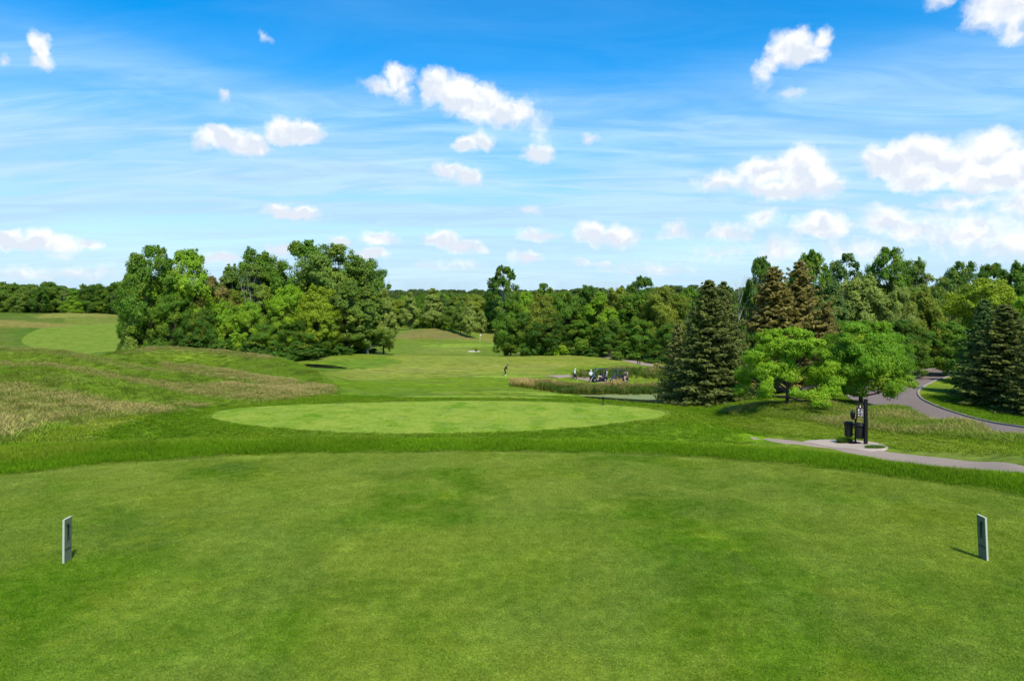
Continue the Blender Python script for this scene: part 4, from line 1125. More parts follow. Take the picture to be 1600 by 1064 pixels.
# leaf colours
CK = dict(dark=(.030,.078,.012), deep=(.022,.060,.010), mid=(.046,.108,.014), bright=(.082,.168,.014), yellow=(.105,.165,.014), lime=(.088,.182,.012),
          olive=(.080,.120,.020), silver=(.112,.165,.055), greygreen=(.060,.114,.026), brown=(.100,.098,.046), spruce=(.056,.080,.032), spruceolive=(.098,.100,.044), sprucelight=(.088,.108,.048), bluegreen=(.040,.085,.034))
TREES = []
def tree(kind, var, u, vtop, d, wpx, ck, label, pale=False, rot=None, vbase=None, group=None, yaw=0):
    x, y = at(u, d)
    zb = hz(x, y) - 0.05
    zt = CZ - (vtop - HOR) / F * d
    h = max(1.0, zt - zb)
    w = wpx / F * d
    root = bpy.data.objects.new(kind, None); link(root)
    root.empty_display_size = 0.5
    root.location = (x, y, zb)
    i = len(TREES)
    rz = (i * 2.399) % 6.283 if rot is None else rot
    root.rotation_euler = (0, 0, rz)
    s = w / ASP[var]
    root.scale = (s, s, h)
    cm, tm = VAR[var]
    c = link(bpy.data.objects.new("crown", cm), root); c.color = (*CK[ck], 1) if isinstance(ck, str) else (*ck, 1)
    t = link(bpy.data.objects.new("trunk", tm), root)
    if pale:
        t.material_slots[0].link = 'OBJECT'; t.material_slots[0].material = MT_PALE
    cat = {'spruce_tree': 'spruce', 'shrub': 'shrub', 'maple_tree': 'maple'}.get(kind, 'tree')
    tag(root, label, cat, group)
    TREES.append(root)
    return root
B, S, H_ = 'broadleaf_tree', 'spruce_tree', 'shrub'
# ---- the wood on the left
G1 = 'trees of the wood on the left'
for a in [
 (B,'round1',236,384,128,96,'mid','tall mid green tree at the left end of the left wood'),
 (B,'round2',292,390,131,104,'bright','broad bright green tree second from the left end of the left wood'),
 (B,'round3',216,416,136,72,'mid','loose crowned tree leaning out at the far left of the left wood'),
 (H_,'shrub2',212,497,126,52,'greygreen','grey green bush at the left foot of the left wood'),
 (H_,'shrub1',196,520,132,30,'greygreen','small bush at the far left beside the valley fairway'),
 (B,'airy2',330,432,133,62,'brown','brownish half leafless tree in the left wood'),
 (B,'tall2',362,414,146,66,'greygreen','grey green tree just right of the broad bright one in the left wood'),
 (B,'tall1',398,410,146,66,'greygreen','slim grey green tree behind the pale trunks of the left wood'),
 (B,'round3',405,390,152,92,'mid','feathery topped tree rising behind the middle of the left wood'),
 (B,'round2',474,376,150,112,'mid','loose topped tallest tree in the left wood'),
 (B,'round1',520,382,146,128,'greygreen','big domed grey green tree forming the crest of the left wood'),
 (B,'round1',572,404,150,76,'mid','mid green tree on the right shoulder of the left wood'),
 (B,'dome1',452,446,131,76,'lime','bright yellow green tree in front of the big dome'),
 (B,'round3',498,446,131,70,'yellow','yellowest tree of the left wood, beside the bright green one'),
 (B,'tall2',546,438,137,66,'greygreen','dull green tree right of the yellow one in the left wood'),
 (B,'tall1',574,444,139,60,'greygreen','slim dull green tree near the right end of the left wood'),
 (B,'cone1',600,452,143,44,'silver','pale silvery tree at the right end of the left wood'),
 (B,'dome1',272,460,125,72,'mid','leafy low tree in front of the left end of the wood'),
 (B,'dome2',312,482,124,62,'dark','low dark rounded tree beside the leafy low one'),
 (B,'round3',352,470,127,66,'bright','low bright tree in front of the pale trunks'),
 (B,'dome1',390,472,127,62,'bright','second low bright tree in front of the pale trunks'),
 (B,'dome2',424,490,128,66,'mid','low rounded tree left of the yellow trees'),
 (B,'dome2',470,500,129,76,'dark','low dark tree under the bright yellow green one'),
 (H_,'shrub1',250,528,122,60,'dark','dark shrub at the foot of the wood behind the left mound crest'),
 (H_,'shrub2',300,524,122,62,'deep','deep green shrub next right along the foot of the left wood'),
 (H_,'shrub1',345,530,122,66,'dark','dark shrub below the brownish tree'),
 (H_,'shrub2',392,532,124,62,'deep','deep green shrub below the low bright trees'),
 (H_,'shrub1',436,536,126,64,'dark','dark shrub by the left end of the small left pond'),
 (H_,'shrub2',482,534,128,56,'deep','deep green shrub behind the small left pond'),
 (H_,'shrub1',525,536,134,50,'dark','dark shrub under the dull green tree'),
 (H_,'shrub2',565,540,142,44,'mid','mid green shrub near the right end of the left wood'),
 (B,'round2',430,420,150,80,'mid','rounded tree filling the middle of the left wood'),
 (B,'round3',355,450,140,70,'olive','olive tree behind the brownish one'),
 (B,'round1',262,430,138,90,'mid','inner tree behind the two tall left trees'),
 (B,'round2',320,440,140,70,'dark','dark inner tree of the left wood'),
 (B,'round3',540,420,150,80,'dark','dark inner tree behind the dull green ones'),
 ]:
    tree(*a, pale=('slim' in a[7] or 'grey green tree just' in a[7]), group=G1)
# ---- the row on the knoll
G2 = 'row of trees on the knoll in the middle distance'
for a in [
 (B,'cone2',641,457,232,32,'silver','leftmost silvery tree of the row on the knoll'),
 (B,'cone1',676,451,236,38,'silver','tallest tree of the row on the knoll'),
 (B,'cone2',690,459,240,28,'bluegreen','tree behind the tallest of the row on the knoll'),
 (B,'cone1',706,457,228,30,'greygreen','third large tree from the left on the knoll'),
 (B,'cone2',720,463,222,24,'greygreen','slim tree between two larger ones on the knoll'),
 (B,'cone1',734,466,216,26,'silver','rightmost tree of the row on the knoll'),
 (B,'round3',662,462,246,26,'mid','rounded tree between the two left trees of the knoll'),
 ]:
    tree(*a, group=G2)
tree(B,'airy1',788,415,262,68,'dark','tall open crowned tree standing alone above the skyline', pale=True)
tree(B,'round2',768,470,275,44,'mid','rounded tree left of the foot of the tall skyline tree')
tree(B,'dome1',752,486,262,22,'silver','small silvery tree left of the tall skyline tree')
tree(B,'round1',815,455,250,40,'dark','dark tree right of the tall skyline tree')
# ---- the wood in the middle right
G3 = 'trees of the wood beyond the golf carts'
for a in [
 (B,'dome1',798,468,141,56,'mid','leafy tree at the left end of the wood beyond the carts'),
 (B,'round2',822,456,146,60,'bright','light green tree second from the left end of the wood beyond the carts'),
 (B,'airy2',852,443,152,46,'mid','tree with a loose sprig top in the wood beyond the carts'),
 (B,'round3',848,458,144,60,'olive','olive tree with a pale leaning trunk beyond the carts'),
 (B,'round1',884,456,146,60,'mid','mid green tree in the middle left of the wood beyond the carts'),
 (B,'round2',918,446,150,54,'dark','dark topped tree showing above the wood beyond the carts'),
 (B,'tall2',938,455,142,52,'bright','bright tree above the path in the wood beyond the carts'),
 (B,'round1',962,450,144,66,'olive','olive yellow tree beyond the carts'),
 (B,'round2',1003,432,158,64,'dark','tallest dark tree of the wood beyond the carts'),
 (B,'round3',992,456,140,66,'mid','mid green tree right of the olive yellow one'),
 (B,'round1',1034,448,136,80,'olive','large rounded olive tree beyond the right hand cart'),
 (B,'round2',1076,450,138,64,'mid','tree behind the small light spruce'),
 (B,'dome1',814,488,140,58,'dark','low dark tree near the left end of the wood beyond the carts'),
 (B,'dome2',858,492,140,66,'deep','low deep green tree above the fairway edge'),
 (B,'dome1',905,500,140,56,'mid','low leafy tree above the fairway edge beyond the walking golfer'),
 (B,'dome2',950,498,137,62,'dark','low dark tree above the fairway edge beyond the left cart'),
 (B,'dome1',1002,500,132,64,'mid','low leafy tree where the far path meets the wood'),
 (B,'dome2',1048,505,126,66,'dark','low dark tree behind the small light spruce'),
 (H_,'shrub1',835,532,141,46,'dark','dark shrub on the fairway edge at the left of the wood beyond the carts'),
 (H_,'shrub2',868,528,140,40,'bright','bright shrub on the fairway edge of the wood beyond the carts'),
 (H_,'shrub1',925,538,138,56,'deep','deep green shrub on the fairway edge above the far path'),
 (H_,'shrub2',980,540,131,52,'dark','dark shrub beside the far path'),
 (H_,'shrub1',1030,545,124,56,'deep','deep green shrub right of the far path'),
 (B,'round1',900,470,152,60,'dark','dark inner tree of the wood beyond the carts'),
 (B,'round3',1110,448,130,64,'mid','tree between the wood beyond the carts and the tall spruce'),
 ]:
    tree(*a, pale=('pale' in a[7]), group=G3)
for a in [(B,'dome1',1150,476,104,70,'mid','tree filling the gap behind the dead tree'),
 (B,'round2',1170,450,118,70,'dark','dark tree far behind the spruces'),
 (B,'dome2',1110,500,112,70,'dark','low dark tree behind the tall spruce'),
 (B,'round1',1225,440,120,80,'mid','tree far behind the olive spruces')]:
    tree(*a, group=G3)
# ---- spruces
tree(S,'spruce3',1060,505,66,74,'sprucelight','small light spruce at the right end of the cattails')
tree(S,'spruce1',1108,438,60,122,'spruce','tall dark spruce standing by the pond')
tree(S,'spruce2',1131,440,62,96,'spruce','second dark spruce close behind the tall one by the pond')
tree(S,'spruce2',1208,417,72,142,'spruceolive','olive tipped spruce behind the left maple')
tree(S,'spruce3',1250,408,74,136,'spruceolive','brownish spruce with the highest tip behind the left maple')
tree(S,'spruce1',1292,474,73,56,'brown','narrow brown spruce between the two maples')
tree(S,'spruce1',1572,476,55,136,'spruce','dark spruce at the right beyond the road kerb')
tree(S,'spruce2',1540,468,61,100,'bluegreen','blue green spruce left of the dark one beyond the road')
tree(S,'spruce3',1622,492,50,96,'spruce','dark spruce cut by the right edge of the view')
# ---- maples
tree('maple_tree','maple1',1230,512,48,142,'lime','left lime green maple with its trunk in the long grass', rot=0.6)
tree('maple_tree','maple2',1346,503,52,134,(.060,.145,.010),'right green maple with spreading layers beside the road', rot=0.0)
# ---- the tall wood on the right
G4 = 'trees of the tall wood on the right'
for a in [
 (B,'round2',1188,402,90,66,'dark','dark leaning tree behind the spruces at the left of the right wood'),
 (B,'airy1',1268,392,96,84,'mid','loose topped poplar just right of the brownish spruce'),
 (B,'airy2',1318,397,98,80,'bluegreen','blue green poplar behind the right maple'),
 (B,'round3',1345,430,86,86,'silver','silvery leaved tree above the right maple'),
 (B,'tall2',1300,440,86,66,'bluegreen','blue green tree between the maples and the silvery tree'),
 (B,'round1',1392,387,108,76,'mid','tall dark topped tree in the middle of the right wood'),
 (B,'tall2',1438,404,106,62,'greygreen','grey green tree with a white trunk in the right wood'),
 (B,'round2',1405,448,84,62,'silver','pale silvery tree right of the larger silvery one'),
 (B,'round3',1440,450,88,62,'olive','olive tree below the grey green one in the right wood'),
 (B,'airy2',1484,424,94,58,'greygreen','thin birch with white limbs in the right wood'),
 (B,'round1',1508,409,110,70,'dark','dark crown on the skyline above the birch'),
 (B,'round2',1552,412,112,76,'dark','second dark crown on the skyline toward the right edge'),
 (B,'round3',1598,410,110,70,'mid','mid green crown on the skyline at the right edge'),
 (B,'round1',1545,436,86,116,'yellow','broad yellow green tree at the right of the wood'),
 (B,'round2',1606,462,66,72,'lime','lime green tree behind the rightmost spruces'),
 (B,'dome1',1410,500,76,84,'dark','low dark tree where the road enters the wood'),
 (B,'round2',1480,502,78,92,'mid','tree with branches reaching over the bend of the road'),
 (B,'dome2',1445,520,92,90,'deep','deep shaded tree beyond the bend of the road'),
 (B,'dome1',1520,520,70,70,'mid','leafy tree left of the spruces beyond the road'),
 (B,'dome2',1310,500,78,90,'dark','low dark tree behind the two maples'),
 (B,'dome1',1190,520,70,80,'dark','low dark tree between the tall spruce and the left maple'),
 (B,'round3',1660,440,90,90,'mid','tree beyond the right edge of the view'),
 (B,'round1',1740,430,80,100,'dark','dark tree well beyond the right edge of the view'),
 ]:
    tree(*a, pale=('white' in a[7]), group=G4)
# bare dead tree
def branchy(seed, h, trunk_r, depth=4, spread=0.6):
    r = random.Random(seed); segs = []
    def grow(p, dr, L, rad, dep):
        pts = [(*p, rad)]; q = Vector(p); dd = Vector(dr)
        for i in range(3):
            dd = (dd + Vector((r.uniform(-.22, .22), r.uniform(-.22, .22), r.uniform(-.03, .15)))).normalized()
            q = q + dd * L / 3; pts.append((*q, rad * (1 - 0.22 * (i + 1))))
        segs.append(pts)
        if dep > 0:
            for k in range(r.choice([2, 3])):
                nd = (dd + Vector((r.uniform(-1, 1), r.uniform(-1, 1), r.uniform(-.1, .6))) * spread).normalized()
                st = Vector(pts[r.choice([2, 3])][:3])
                grow(st, nd, L * r.uniform(.55, .8), rad * 0.5, dep - 1)
    grow((0, 0, -0.2), (0, 0, 1), h * 0.42, trunk_r, depth)
    return segs
x, y = at(1150, 88)
zb = hz(x, y)
rt = link(bpy.data.objects.new("dead_tree", None)); rt.location = (x, y, zb)
tag(rt, 'bare grey dead tree sticking up behind the spruces', 'dead tree')
hh = CZ - (424 - HOR) / F * 88 - zb
me = tubes("trunk", branchy(5, hh, 0.20, 5), 5); top = max(v.co.z for v in me.vertices)
me.transform(Matrix.Scale(hh / top, 4)); me.materials.append(MT_PALE); link(bpy.data.objects.new("trunk", me), rt)
# white limbs showing in some crowns: separate limbs of those trees
def limbs(parent_label, seed, h, rad, u, d, vtop):
    for t in TREES:
        if t['label'] == parent_label:
            me = tubes("limb", branchy(seed, h, rad, 3, 0.35), 5)
            tp = max(v.co.z for v in me.vertices)
            me.transform(Matrix.Scale(0.93 / tp, 4)); me.materials.append(MT_PALE)
            sc = t.scale
            k = 0.30 * sc.z / sc.x
            me.transform(Matrix.Diagonal((k * 2.2, k * 2.2, 1, 1)))
            me.transform(Matrix.Translation((0.0, -0.10, 0)))
            link(bpy.data.objects.new("limb", me), t)
            t.rotation_euler.z = 0.0
limbs('thin birch with white limbs in the right wood', 3, 1.0, 0.012, 0, 0, 0)
limbs('grey green tree with a white trunk in the right wood', 4, 1.0, 0.010, 0, 0, 0)
limbs('olive tree with a pale leaning trunk beyond the carts', 6, 1.0, 0.010, 0, 0, 0)
limbs('slim grey green tree behind the pale trunks of the left wood', 8, 1.0, 0.012, 0, 0, 0)

# ---- far woods that read as one mass
src = bpy.data.collections.new("distant_tree_sources")
for key in ('round1', 'round2', 'dome1', 'tall2', 'dome2'):
    r = np.random.default_rng(hash(key) % 1000 if False else len(key) * 7)
    cme = VAR[key][0].copy(); cme.name = "distant_crown"; cme.materials.clear(); cme.materials.append(MT_LEAF_FAR)
    src.objects.link(bpy.data.objects.new("distant_crown_" + key, cme))
def wood(name, U, D, step_u, rows, h, seed, label, cols, hv=0.25):
    r = np.random.default_rng(seed)
    P, S_, Z_, Cc = [], [], [], []
    for k in range(rows):
        d = D[0] + (D[1] - D[0]) * k / max(1, rows - 1)
        us = np.arange(U[0], U[1], step_u * D[0] / d)
        for u in us:
            dd = d + (r.random() - .5) * (D[1] - D[0]) / rows
            x, y = at(u + (r.random() - .5) * step_u, dd)
            hh = h * (1 - hv + 2 * hv * r.random())
            P.append((x, y)); Z_.append(hh); S_.append(hh * (0.9 + 0.3 * r.random()))
            c = np.array(cols[r.integers(len(cols))]) * (0.8 + 0.4 * r.random()); Cc.append(c)
    P = np.array(P); z = height(P[:, 0], P[:, 1])
    return scatter(name, np.column_stack([P, z - 0.4]), src, np.array(S_), None, tilt=0.02, label=label, cat='wood', tcol=np.array(Cc), sz=np.array(Z_), seed=seed)
wood("distant_wood", (-500, 215), (312, 345), 13, 3, 14.5, 51, 'dark line of far trees behind the valley on the left', [CK['dark'], CK['mid'], CK['greygreen'], CK['mid'], CK['greygreen']], 0.22)
wood("distant_wood", (600, 800), (285, 330), 13, 3, 14.0, 52, 'band of green trees behind the row on the knoll', [CK['mid'], CK['bright'], CK['olive'], CK['mid']], 0.12)
wood("distant_wood", (560, 900), (700, 900), 9, 5, 15.0, 53, 'far wooded hill on the skyline in the middle', [(.035,.075,.030), (.045,.085,.036), (.035,.07,.03)], 0.15)
wood("distant_wood", (-1200, 560), (700, 900), 16, 3, 15.0, 54, 'far wooded skyline beyond the left', [(.035,.075,.030), (.045,.085,.036)], 0.15)
wood("distant_wood", (900, 2600), (500, 650), 20, 3, 20.0, 55, 'far wooded skyline beyond the right', [(.035,.075,.030), (.045,.085,.036)], 0.15)
for (u, vt, d, w, ck, key, lb) in [(62, 449, 300, 30, 'dark', 'round1', 'rounded dark tree standing proud of the far left line of trees'), (140, 447, 306, 36, 'deep', 'dome1', 'flat topped dark tree on the far left skyline'),
      (30, 452, 302, 26, 'greygreen', 'tall2', 'slim pale trunked tree near the left edge of the far line'), (178, 441, 300, 26, 'dark', 'airy1', 'loose topped tree where the far line meets the left wood'),
      (100, 448, 304, 18, 'greygreen', 'airy2', 'thin grey tree on the far left skyline'), (112, 468, 294, 30, 'bright', 'dome1', 'low bright tree in front of the far left line')]:
    tree(B, key, u, vt, d, w, ck, lb, pale=('slim' in lb or 'thin' in lb))
# ------------------------------------------------------------------ small things
class MB:
    """collects shapes into one mesh"""
    def __init__(self): self.bm = bmesh.new()
    def box(self, c, s, rot=None, bev=0.0, taper=None):
        r = bmesh.ops.create_cube(self.bm, size=1.0); vs = r['verts']
        for v in vs:
            if taper is not None and v.co.z > 0: v.co.x *= taper[0]; v.co.y *= taper[1]
            v.co.x *= s[0]; v.co.y *= s[1]; v.co.z *= s[2]
        if bev > 0:
            es = list({e for v in vs for e in v.link_edges})
            out = bmesh.ops.bevel(self.bm, geom=es, offset=bev, segments=2, affect='EDGES', profile=0.5)
            vs = list({v for f in out['faces'] for v in f.verts} | {v for v in vs if v.is_valid})
        if rot is not None: bmesh.ops.rotate(self.bm, verts=vs, cent=(0, 0, 0), matrix=Euler(rot).to_matrix())
        bmesh.ops.translate(self.bm, verts=vs, vec=c)
        return self
    def tube(self, pts, r, sides=8, caps=True):
        rs = r if isinstance(r, (list, tuple)) else [r] * len(pts)
        P = [Vector(p) for p in pts]; rings = []
        for i, p in enumerate(P):
            t = (P[min(i + 1, len(P) - 1)] - P[max(i - 1, 0)]).normalized()
            a = t.cross(Vector((0.13, 0.97, 0.21))).normalized(); b = t.cross(a)
            rings.append([self.bm.verts.new(p + (a * math.cos(k * 2 * math.pi / sides) + b * math.sin(k * 2 * math.pi / sides)) * rs[i]) for k in range(sides)])
        for i in range(len(rings) - 1):
            for k in range(sides):
                self.bm.faces.new((rings[i][k], rings[i][(k + 1) % sides], rings[i + 1][(k + 1) % sides], rings[i + 1][k]))
        if caps:
            self.bm.faces.new(rings[0][::-1]); self.bm.faces.new(rings[-1])
        return self
    def lathe(self, prof, c=(0, 0, 0), sides=20, rot=None):
        rings = []; allv = []
        for rr, z in prof:
            ring = [self.bm.verts.new((rr * math.cos(k * 2 * math.pi / sides), rr * math.sin(k * 2 * math.pi / sides), z)) for k in range(sides)]
            rings.append(ring); allv += ring
        for i in range(len(rings) - 1):
            for k in range(sides):
                self.bm.faces.new((rings[i][k], rings[i][(k + 1) % sides], rings[i + 1][(k + 1) % sides], rings[i + 1][k]))
        if prof[0][0] > 1e-4: self.bm.faces.new(rings[0][::-1])
        if prof[-1][0] > 1e-4: self.bm.faces.new(rings[-1])
        if rot is not None: bmesh.ops.rotate(self.bm, verts=allv, cent=(0, 0, 0), matrix=Euler(rot).to_matrix())
        bmesh.ops.translate(self.bm, verts=allv, vec=c)
        return self
    def prism(self, pts, y0, y1):
        """outline in xz extruded along y"""
        a = [self.bm.verts.new((x, y0, z)) for x, z in pts]; b = [self.bm.verts.new((x, y1, z)) for x, z in pts]
        n = len(pts)
        self.bm.faces.new(a); self.bm.faces.new(b[::-1])
        for k in range(n): self.bm.faces.new((a[k], b[k], b[(k + 1) % n], a[(k + 1) % n]))
        return self
    def build(self, name, mat, parent=None, smooth=False):
        bmesh.ops.recalc_face_normals(self.bm, faces=self.bm.faces)
        me = bpy.data.meshes.new(name); self.bm.to_mesh(me); self.bm.free()
        if smooth:
            for p in me.polygons: p.use_smooth = True
        me.materials.append(mat)
        return link(bpy.data.objects.new(name, me), parent)
def empty(name, loc, rz=0.0, rot=None):
    o = link(bpy.data.objects.new(name, None)); o.location = loc
    o.rotation_euler = rot if rot else (0, 0, rz); o.empty_display_size = 0.3
    return o

# ---- tee markers
MT_PANEL = plain("grey_green_panel_print", (0.125, 0.145, 0.090), 0.6, 0.2, 0.06, 20)
MT_EDGE = plain("pale_panel_core", (0.42, 0.45, 0.34), 0.6, 0.3, 0.05)
MT_INK = plain("dark_print", (0.012, 0.022, 0.010), 0.6, 0.2, 0.1)
def golfer_outline():
    # a small standing figure finishing a swing, in units of its height
    return [[(-.02, .90), (.035, .88), (.055, .93), (.05, .985), (.01, 1.0), (-.035, .985), (-.045, .93)],
            [(-.10, .86), (-.05, .885), (.03, .87), (.10, .83), (.07, .70), (.06, .55), (.07, .50), (-.06, .50), (-.055, .62), (-.07, .72)],
            [(-.10, .86), (-.16, .93), (-.10, .99), (-.04, .97), (-.06, .94), (-.11, .93), (-.06, .83)],
            [(-.06, .51), (.01, .51), (.005, .30), (-.01, .04), (-.04, .0), (-.10, .0), (-.06, .05), (-.065, .28)],
            [(.0, .51), (.07, .51), (.075, .28), (.11, .05), (.16, .01), (.10, .0), (.06, .04), (.035, .27)],
            [(-.10, .985), (-.10, .955), (.20, .70), (.21, .72)]]
def marker(x, y, yaw, tilt, side, label):
    r = empty("tee_marker", (x, y, 0.0), rot=(0, tilt, yaw))
    # panel runs away from the camera (local +y); printed face looks along side*x
    W_, H_, T_ = 0.115, 0.475, 0.019
    MB().box((0, W_ / 2, H_ / 2 - 0.04), (T_, W_, H_), bev=0.0015).build("panel", MT_EDGE, r)
    f = side
    xf = f * (T_ / 2 + 0.001)
    MB().box((xf, W_ / 2, H_ / 2 - 0.04), (0.0016, W_ - 0.004, H_ - 0.004)).build("printed_face", MT_PANEL, r)
    xi = xf + f * 0.0014
    bm = MB()
    for poly in golfer_outline():
        vs = []
        for (a, b) in poly:
            vs.append(bm.bm.verts.new((xi, W_ / 2 + a * 0.19 * 1.15, 0.21 + b * 0.175)))
        bm.bm.faces.new(vs)
        vs2 = [bm.bm.verts.new(v.co + Vector((f * 0.0006, 0, 0))) for v in vs]
        bm.bm.faces.new(vs2[::-1])
    bm.build("figure_print", MT_INK, r)
    # the line of lettering below the figure, too small to read: uneven strokes in a row
    bm = MB(); rr = random.Random(3)
    yy = 0.012
    k = 0
    while yy < W_ - 0.014:
        w = rr.choice([0.007, 0.009, 0.006]); h = 0.030 if k in (0, 4) else 0.019
        bm.box((xi, yy + w / 2, 0.125 + h / 2), (0.0012, w * 0.42, h)); bm.box((xi, yy + w * .9, 0.125 + (0.019 if k % 2 else 0.004)), (0.0012, w * 0.6, 0.006))
        yy += w + 0.0035; k += 1
    bm.build("lettering", MT_INK, r)["kind"] = "stuff"
    tag(r, label, 'tee marker', 'pair of tee markers on the nearest tee')
    return r
marker(-4.338, 6.60, R(0.6), R(0.3), +1, 'grey panel tee marker with a dark golfer figure, left of the nearest tee')
marker(4.645, 6.665, R(1.2), R(-2.6), -1, 'grey panel tee marker leaning slightly outward, right of the nearest tee')

# ---- litter bins and ball washer on one stand
bx, by = onground(1336.5, 693.5, 24, 39); bz = hz(bx, by) + 0.03
st = empty("bin_stand", (bx, by, bz))
MB().lathe([(0.0, 0), (0.32, 0), (0.32, 0.03), (0.14, 0.07), (0.05, 0.10), (0.05, 0.13)], sides=22).build("base", MT_BLACK, st, True)
MB().tube([(0, 0, 0.08), (0, 0, 1.22)], 0.038, 12).tube([(0, 0, 1.20), (-0.13, 0, 1.26)], 0.03, 8).build("pole", MT_BLACK, st, True)
MB().tube([(-0.32, 0, 0.78), (0.32, 0, 0.78)], 0.022, 8).tube([(-0.30, 0, 0.45), (0.30, 0, 0.45)], 0.018, 8).build("bracket", MT_BLACK, st, True)
def bin_(cx, cy, s):
    b = MB().lathe([(0.165 * s, 0.30), (0.17 * s, 0.30), (0.235 * s, 0.90), (0.225 * s, 0.90), (0.16 * s, 0.34), (0.0, 0.34)], (cx, cy, 0), 24)
    for k in range(12):
        a = k * math.pi / 6
        b.box((cx + 0.203 * s * math.cos(a), cy + 0.203 * s * math.sin(a), 0.56), (0.02, 0.014, 0.40), rot=(0, 0, 0))
    o = b.build("bin", MT_BIN, st)
    MB().lathe([(0.205 * s, 0.90), (0.262 * s, 0.90), (0.268 * s, 0.98), (0.245 * s, 1.03), (0.19 * s, 1.045), (0.17 * s, 1.03), (0.16 * s, 0.95), (0.15 * s, 0.90)], (cx, cy, 0), 28).build("rim", MT_BLACK, o, True)
    return o
bin_(0.085, -0.25, 1.0)
bin_(-0.26, 0.16, 0.88)
bw = MB().lathe([(0.0, 1.18), (0.055, 1.20), (0.07, 1.27), (0.10, 1.33), (0.115, 1.36), (0.115, 1.54), (0.095, 1.585), (0.04, 1.61), (0.03, 1.66), (0.0, 1.67)], (-0.13, 0.0, 0), 20).build("ball_washer", MT_BLACK, st, True)
MB().tube([(-0.13, 0, 1.64), (-0.13, 0, 1.70)], 0.012).tube([(-0.16, 0, 1.70), (-0.10, 0, 1.70)], 0.016).build("handle", MT_BLACK, bw, True)
MB().tube([(0.03, -0.02, 1.36), (0.07, -0.02, 1.25), (0.05, -0.02, 1.12)], [0.02, 0.03, 0.012]).build("towel_hook", MT_BLACK, st, True)
tag(st, 'black stand with two ribbed litter bins and a ball washer on top', 'litter bins')

# ---- hole sign
sx_, sy_ = onground(1352.6, 694.8, 24, 39); sz_ = hz(sx_, sy_)
sg = empty("hole_sign", (sx_, sy_, sz_))
MB().box((0, 0, 1.10), (0.145, 0.145, 2.24), bev=0.008).build("post", MT_BLACK, sg)
MB().box((0, 0, 2.235), (0.165, 0.165, 0.03), bev=0.006).build("post_cap", MT_BLACK, sg)
MB().tube([(-0.07, 0, 2.08), (-0.47, 0, 2.08)], 0.013).tube([(-0.47, 0, 2.08), (-0.485, 0, 2.11)], 0.018).tube([(-0.44, 0, 2.08), (-0.44, 0, 1.97)], 0.006).tube([(-0.14, 0, 2.08), (-0.14, 0, 1.97)], 0.006).tube([(-0.455, 0, 2.08), (-0.455, 0, 1.33)], 0.006).build("hanger", MT_BLACK, sg, True)
pts = [(-0.44, 1.36), (-0.11, 1.36), (-0.11, 1.83)]
for k in range(0, 11):
    a = k / 10 * math.pi; pts.append((-0.275 + 0.12 * math.cos(a), 1.85 + 0.13 * math.sin(a)))
pts += [(-0.44, 1.83)]
MT_SIGNF = plain("dark_brown_sign", (0.030, 0.010, 0.012), 0.5, 0.4, 0.15)
sp = MB().prism(pts, -0.015, 0.015).build("sign_panel", MT_SIGNF, sg)
fig = MB()
def bar(cx, cz, w, h): fig.box((cx, -0.0175, cz), (w, 0.003, h))
fig.prism([(-0.305, 1.86), (-0.245, 1.86), (-0.258, 1.905), (-0.268, 1.95), (-0.282, 1.95), (-0.292, 1.905)], -0.019, -0.016)
bar(-0.275, 1.845, 0.085, 0.012)
# the hole number, a six, built of strokes
for (cx, cz, w, h) in [(-0.372, 1.72, 0.022, 0.115), (-0.345, 1.77, 0.05, 0.020), (-0.345, 1.72, 0.045, 0.018), (-0.345, 1.668, 0.05, 0.020), (-0.322, 1.694, 0.020, 0.05)]: bar(cx, cz, w, h)
# marks below it and the column of small figures, which cannot be read
for (cx, cz, w, h) in [(-0.375, 1.60, 0.035, 0.016), (-0.325, 1.60, 0.030, 0.016), (-0.350, 1.575, 0.06, 0.018), (-0.375, 1.55, 0.03, 0.016), (-0.325, 1.55, 0.035, 0.014), (-0.350, 1.475, 0.04, 0.02), (-0.345, 1.45, 0.06, 0.016), (-0.350, 1.425, 0.04, 0.02)]: bar(cx, cz, w, h)
rr = random.Random(9)
for k, zc in enumerate([1.745, 1.68, 1.615, 1.55, 1.485, 1.42]):
    x0 = -0.25
    for j in range(3): bar(x0 + 0.045 * j + 0.012, zc + rr.uniform(-.003, .003), rr.uniform(.022, .034), rr.uniform(.026, .036))
fig.build("lettering", MT_WHITE, sp)["kind"] = "stuff"
tag(sg, 'black post with a small dark hanging sign numbered 6 beside the bins', 'sign')

# ---- little clumps of tall grass in the gravel
def clump(x, y, rad, h, label, seed):
    me = blades_mesh("grass_clump", 900, rad, h * 0.5, h, 0.012, 0.7, seed)
    me.materials.append(MT_CLUMP)
    o = link(bpy.data.objects.new("grass_clump", me)); o.location = (x, y, hz(x, y)); o.scale = (1.25, 0.7, 1)
    tag(o, label, 'grass clump')
def _mc():
    m, g = new_mat("clump_grass"); h = attr(g, 'hh', out='Fac'); r = attr(g, 'rnd', out='Fac')
    c = g.mix(h, (0.03, 0.07, 0.006), (0.085, 0.17, 0.014)); c2 = g.vmath('SCALE', c); g.l.new(g.ss(r, 0, 1, 0.7, 1.35), c2.node.inputs['Scale'])
    return finish(m, g, c2, 0.6, 0.2, trans=0.3)
MT_CLUMP = _mc()
x, y = onground(1320, 693, 24, 39); clump(x, y, 0.30, 0.40, 'bushy grass clump left of the bin stand in the gravel', 61)
x, y = onground(1367, 701, 24, 39); clump(x, y, 0.36, 0.22, 'low grass clump right of the sign post in the gravel', 62)

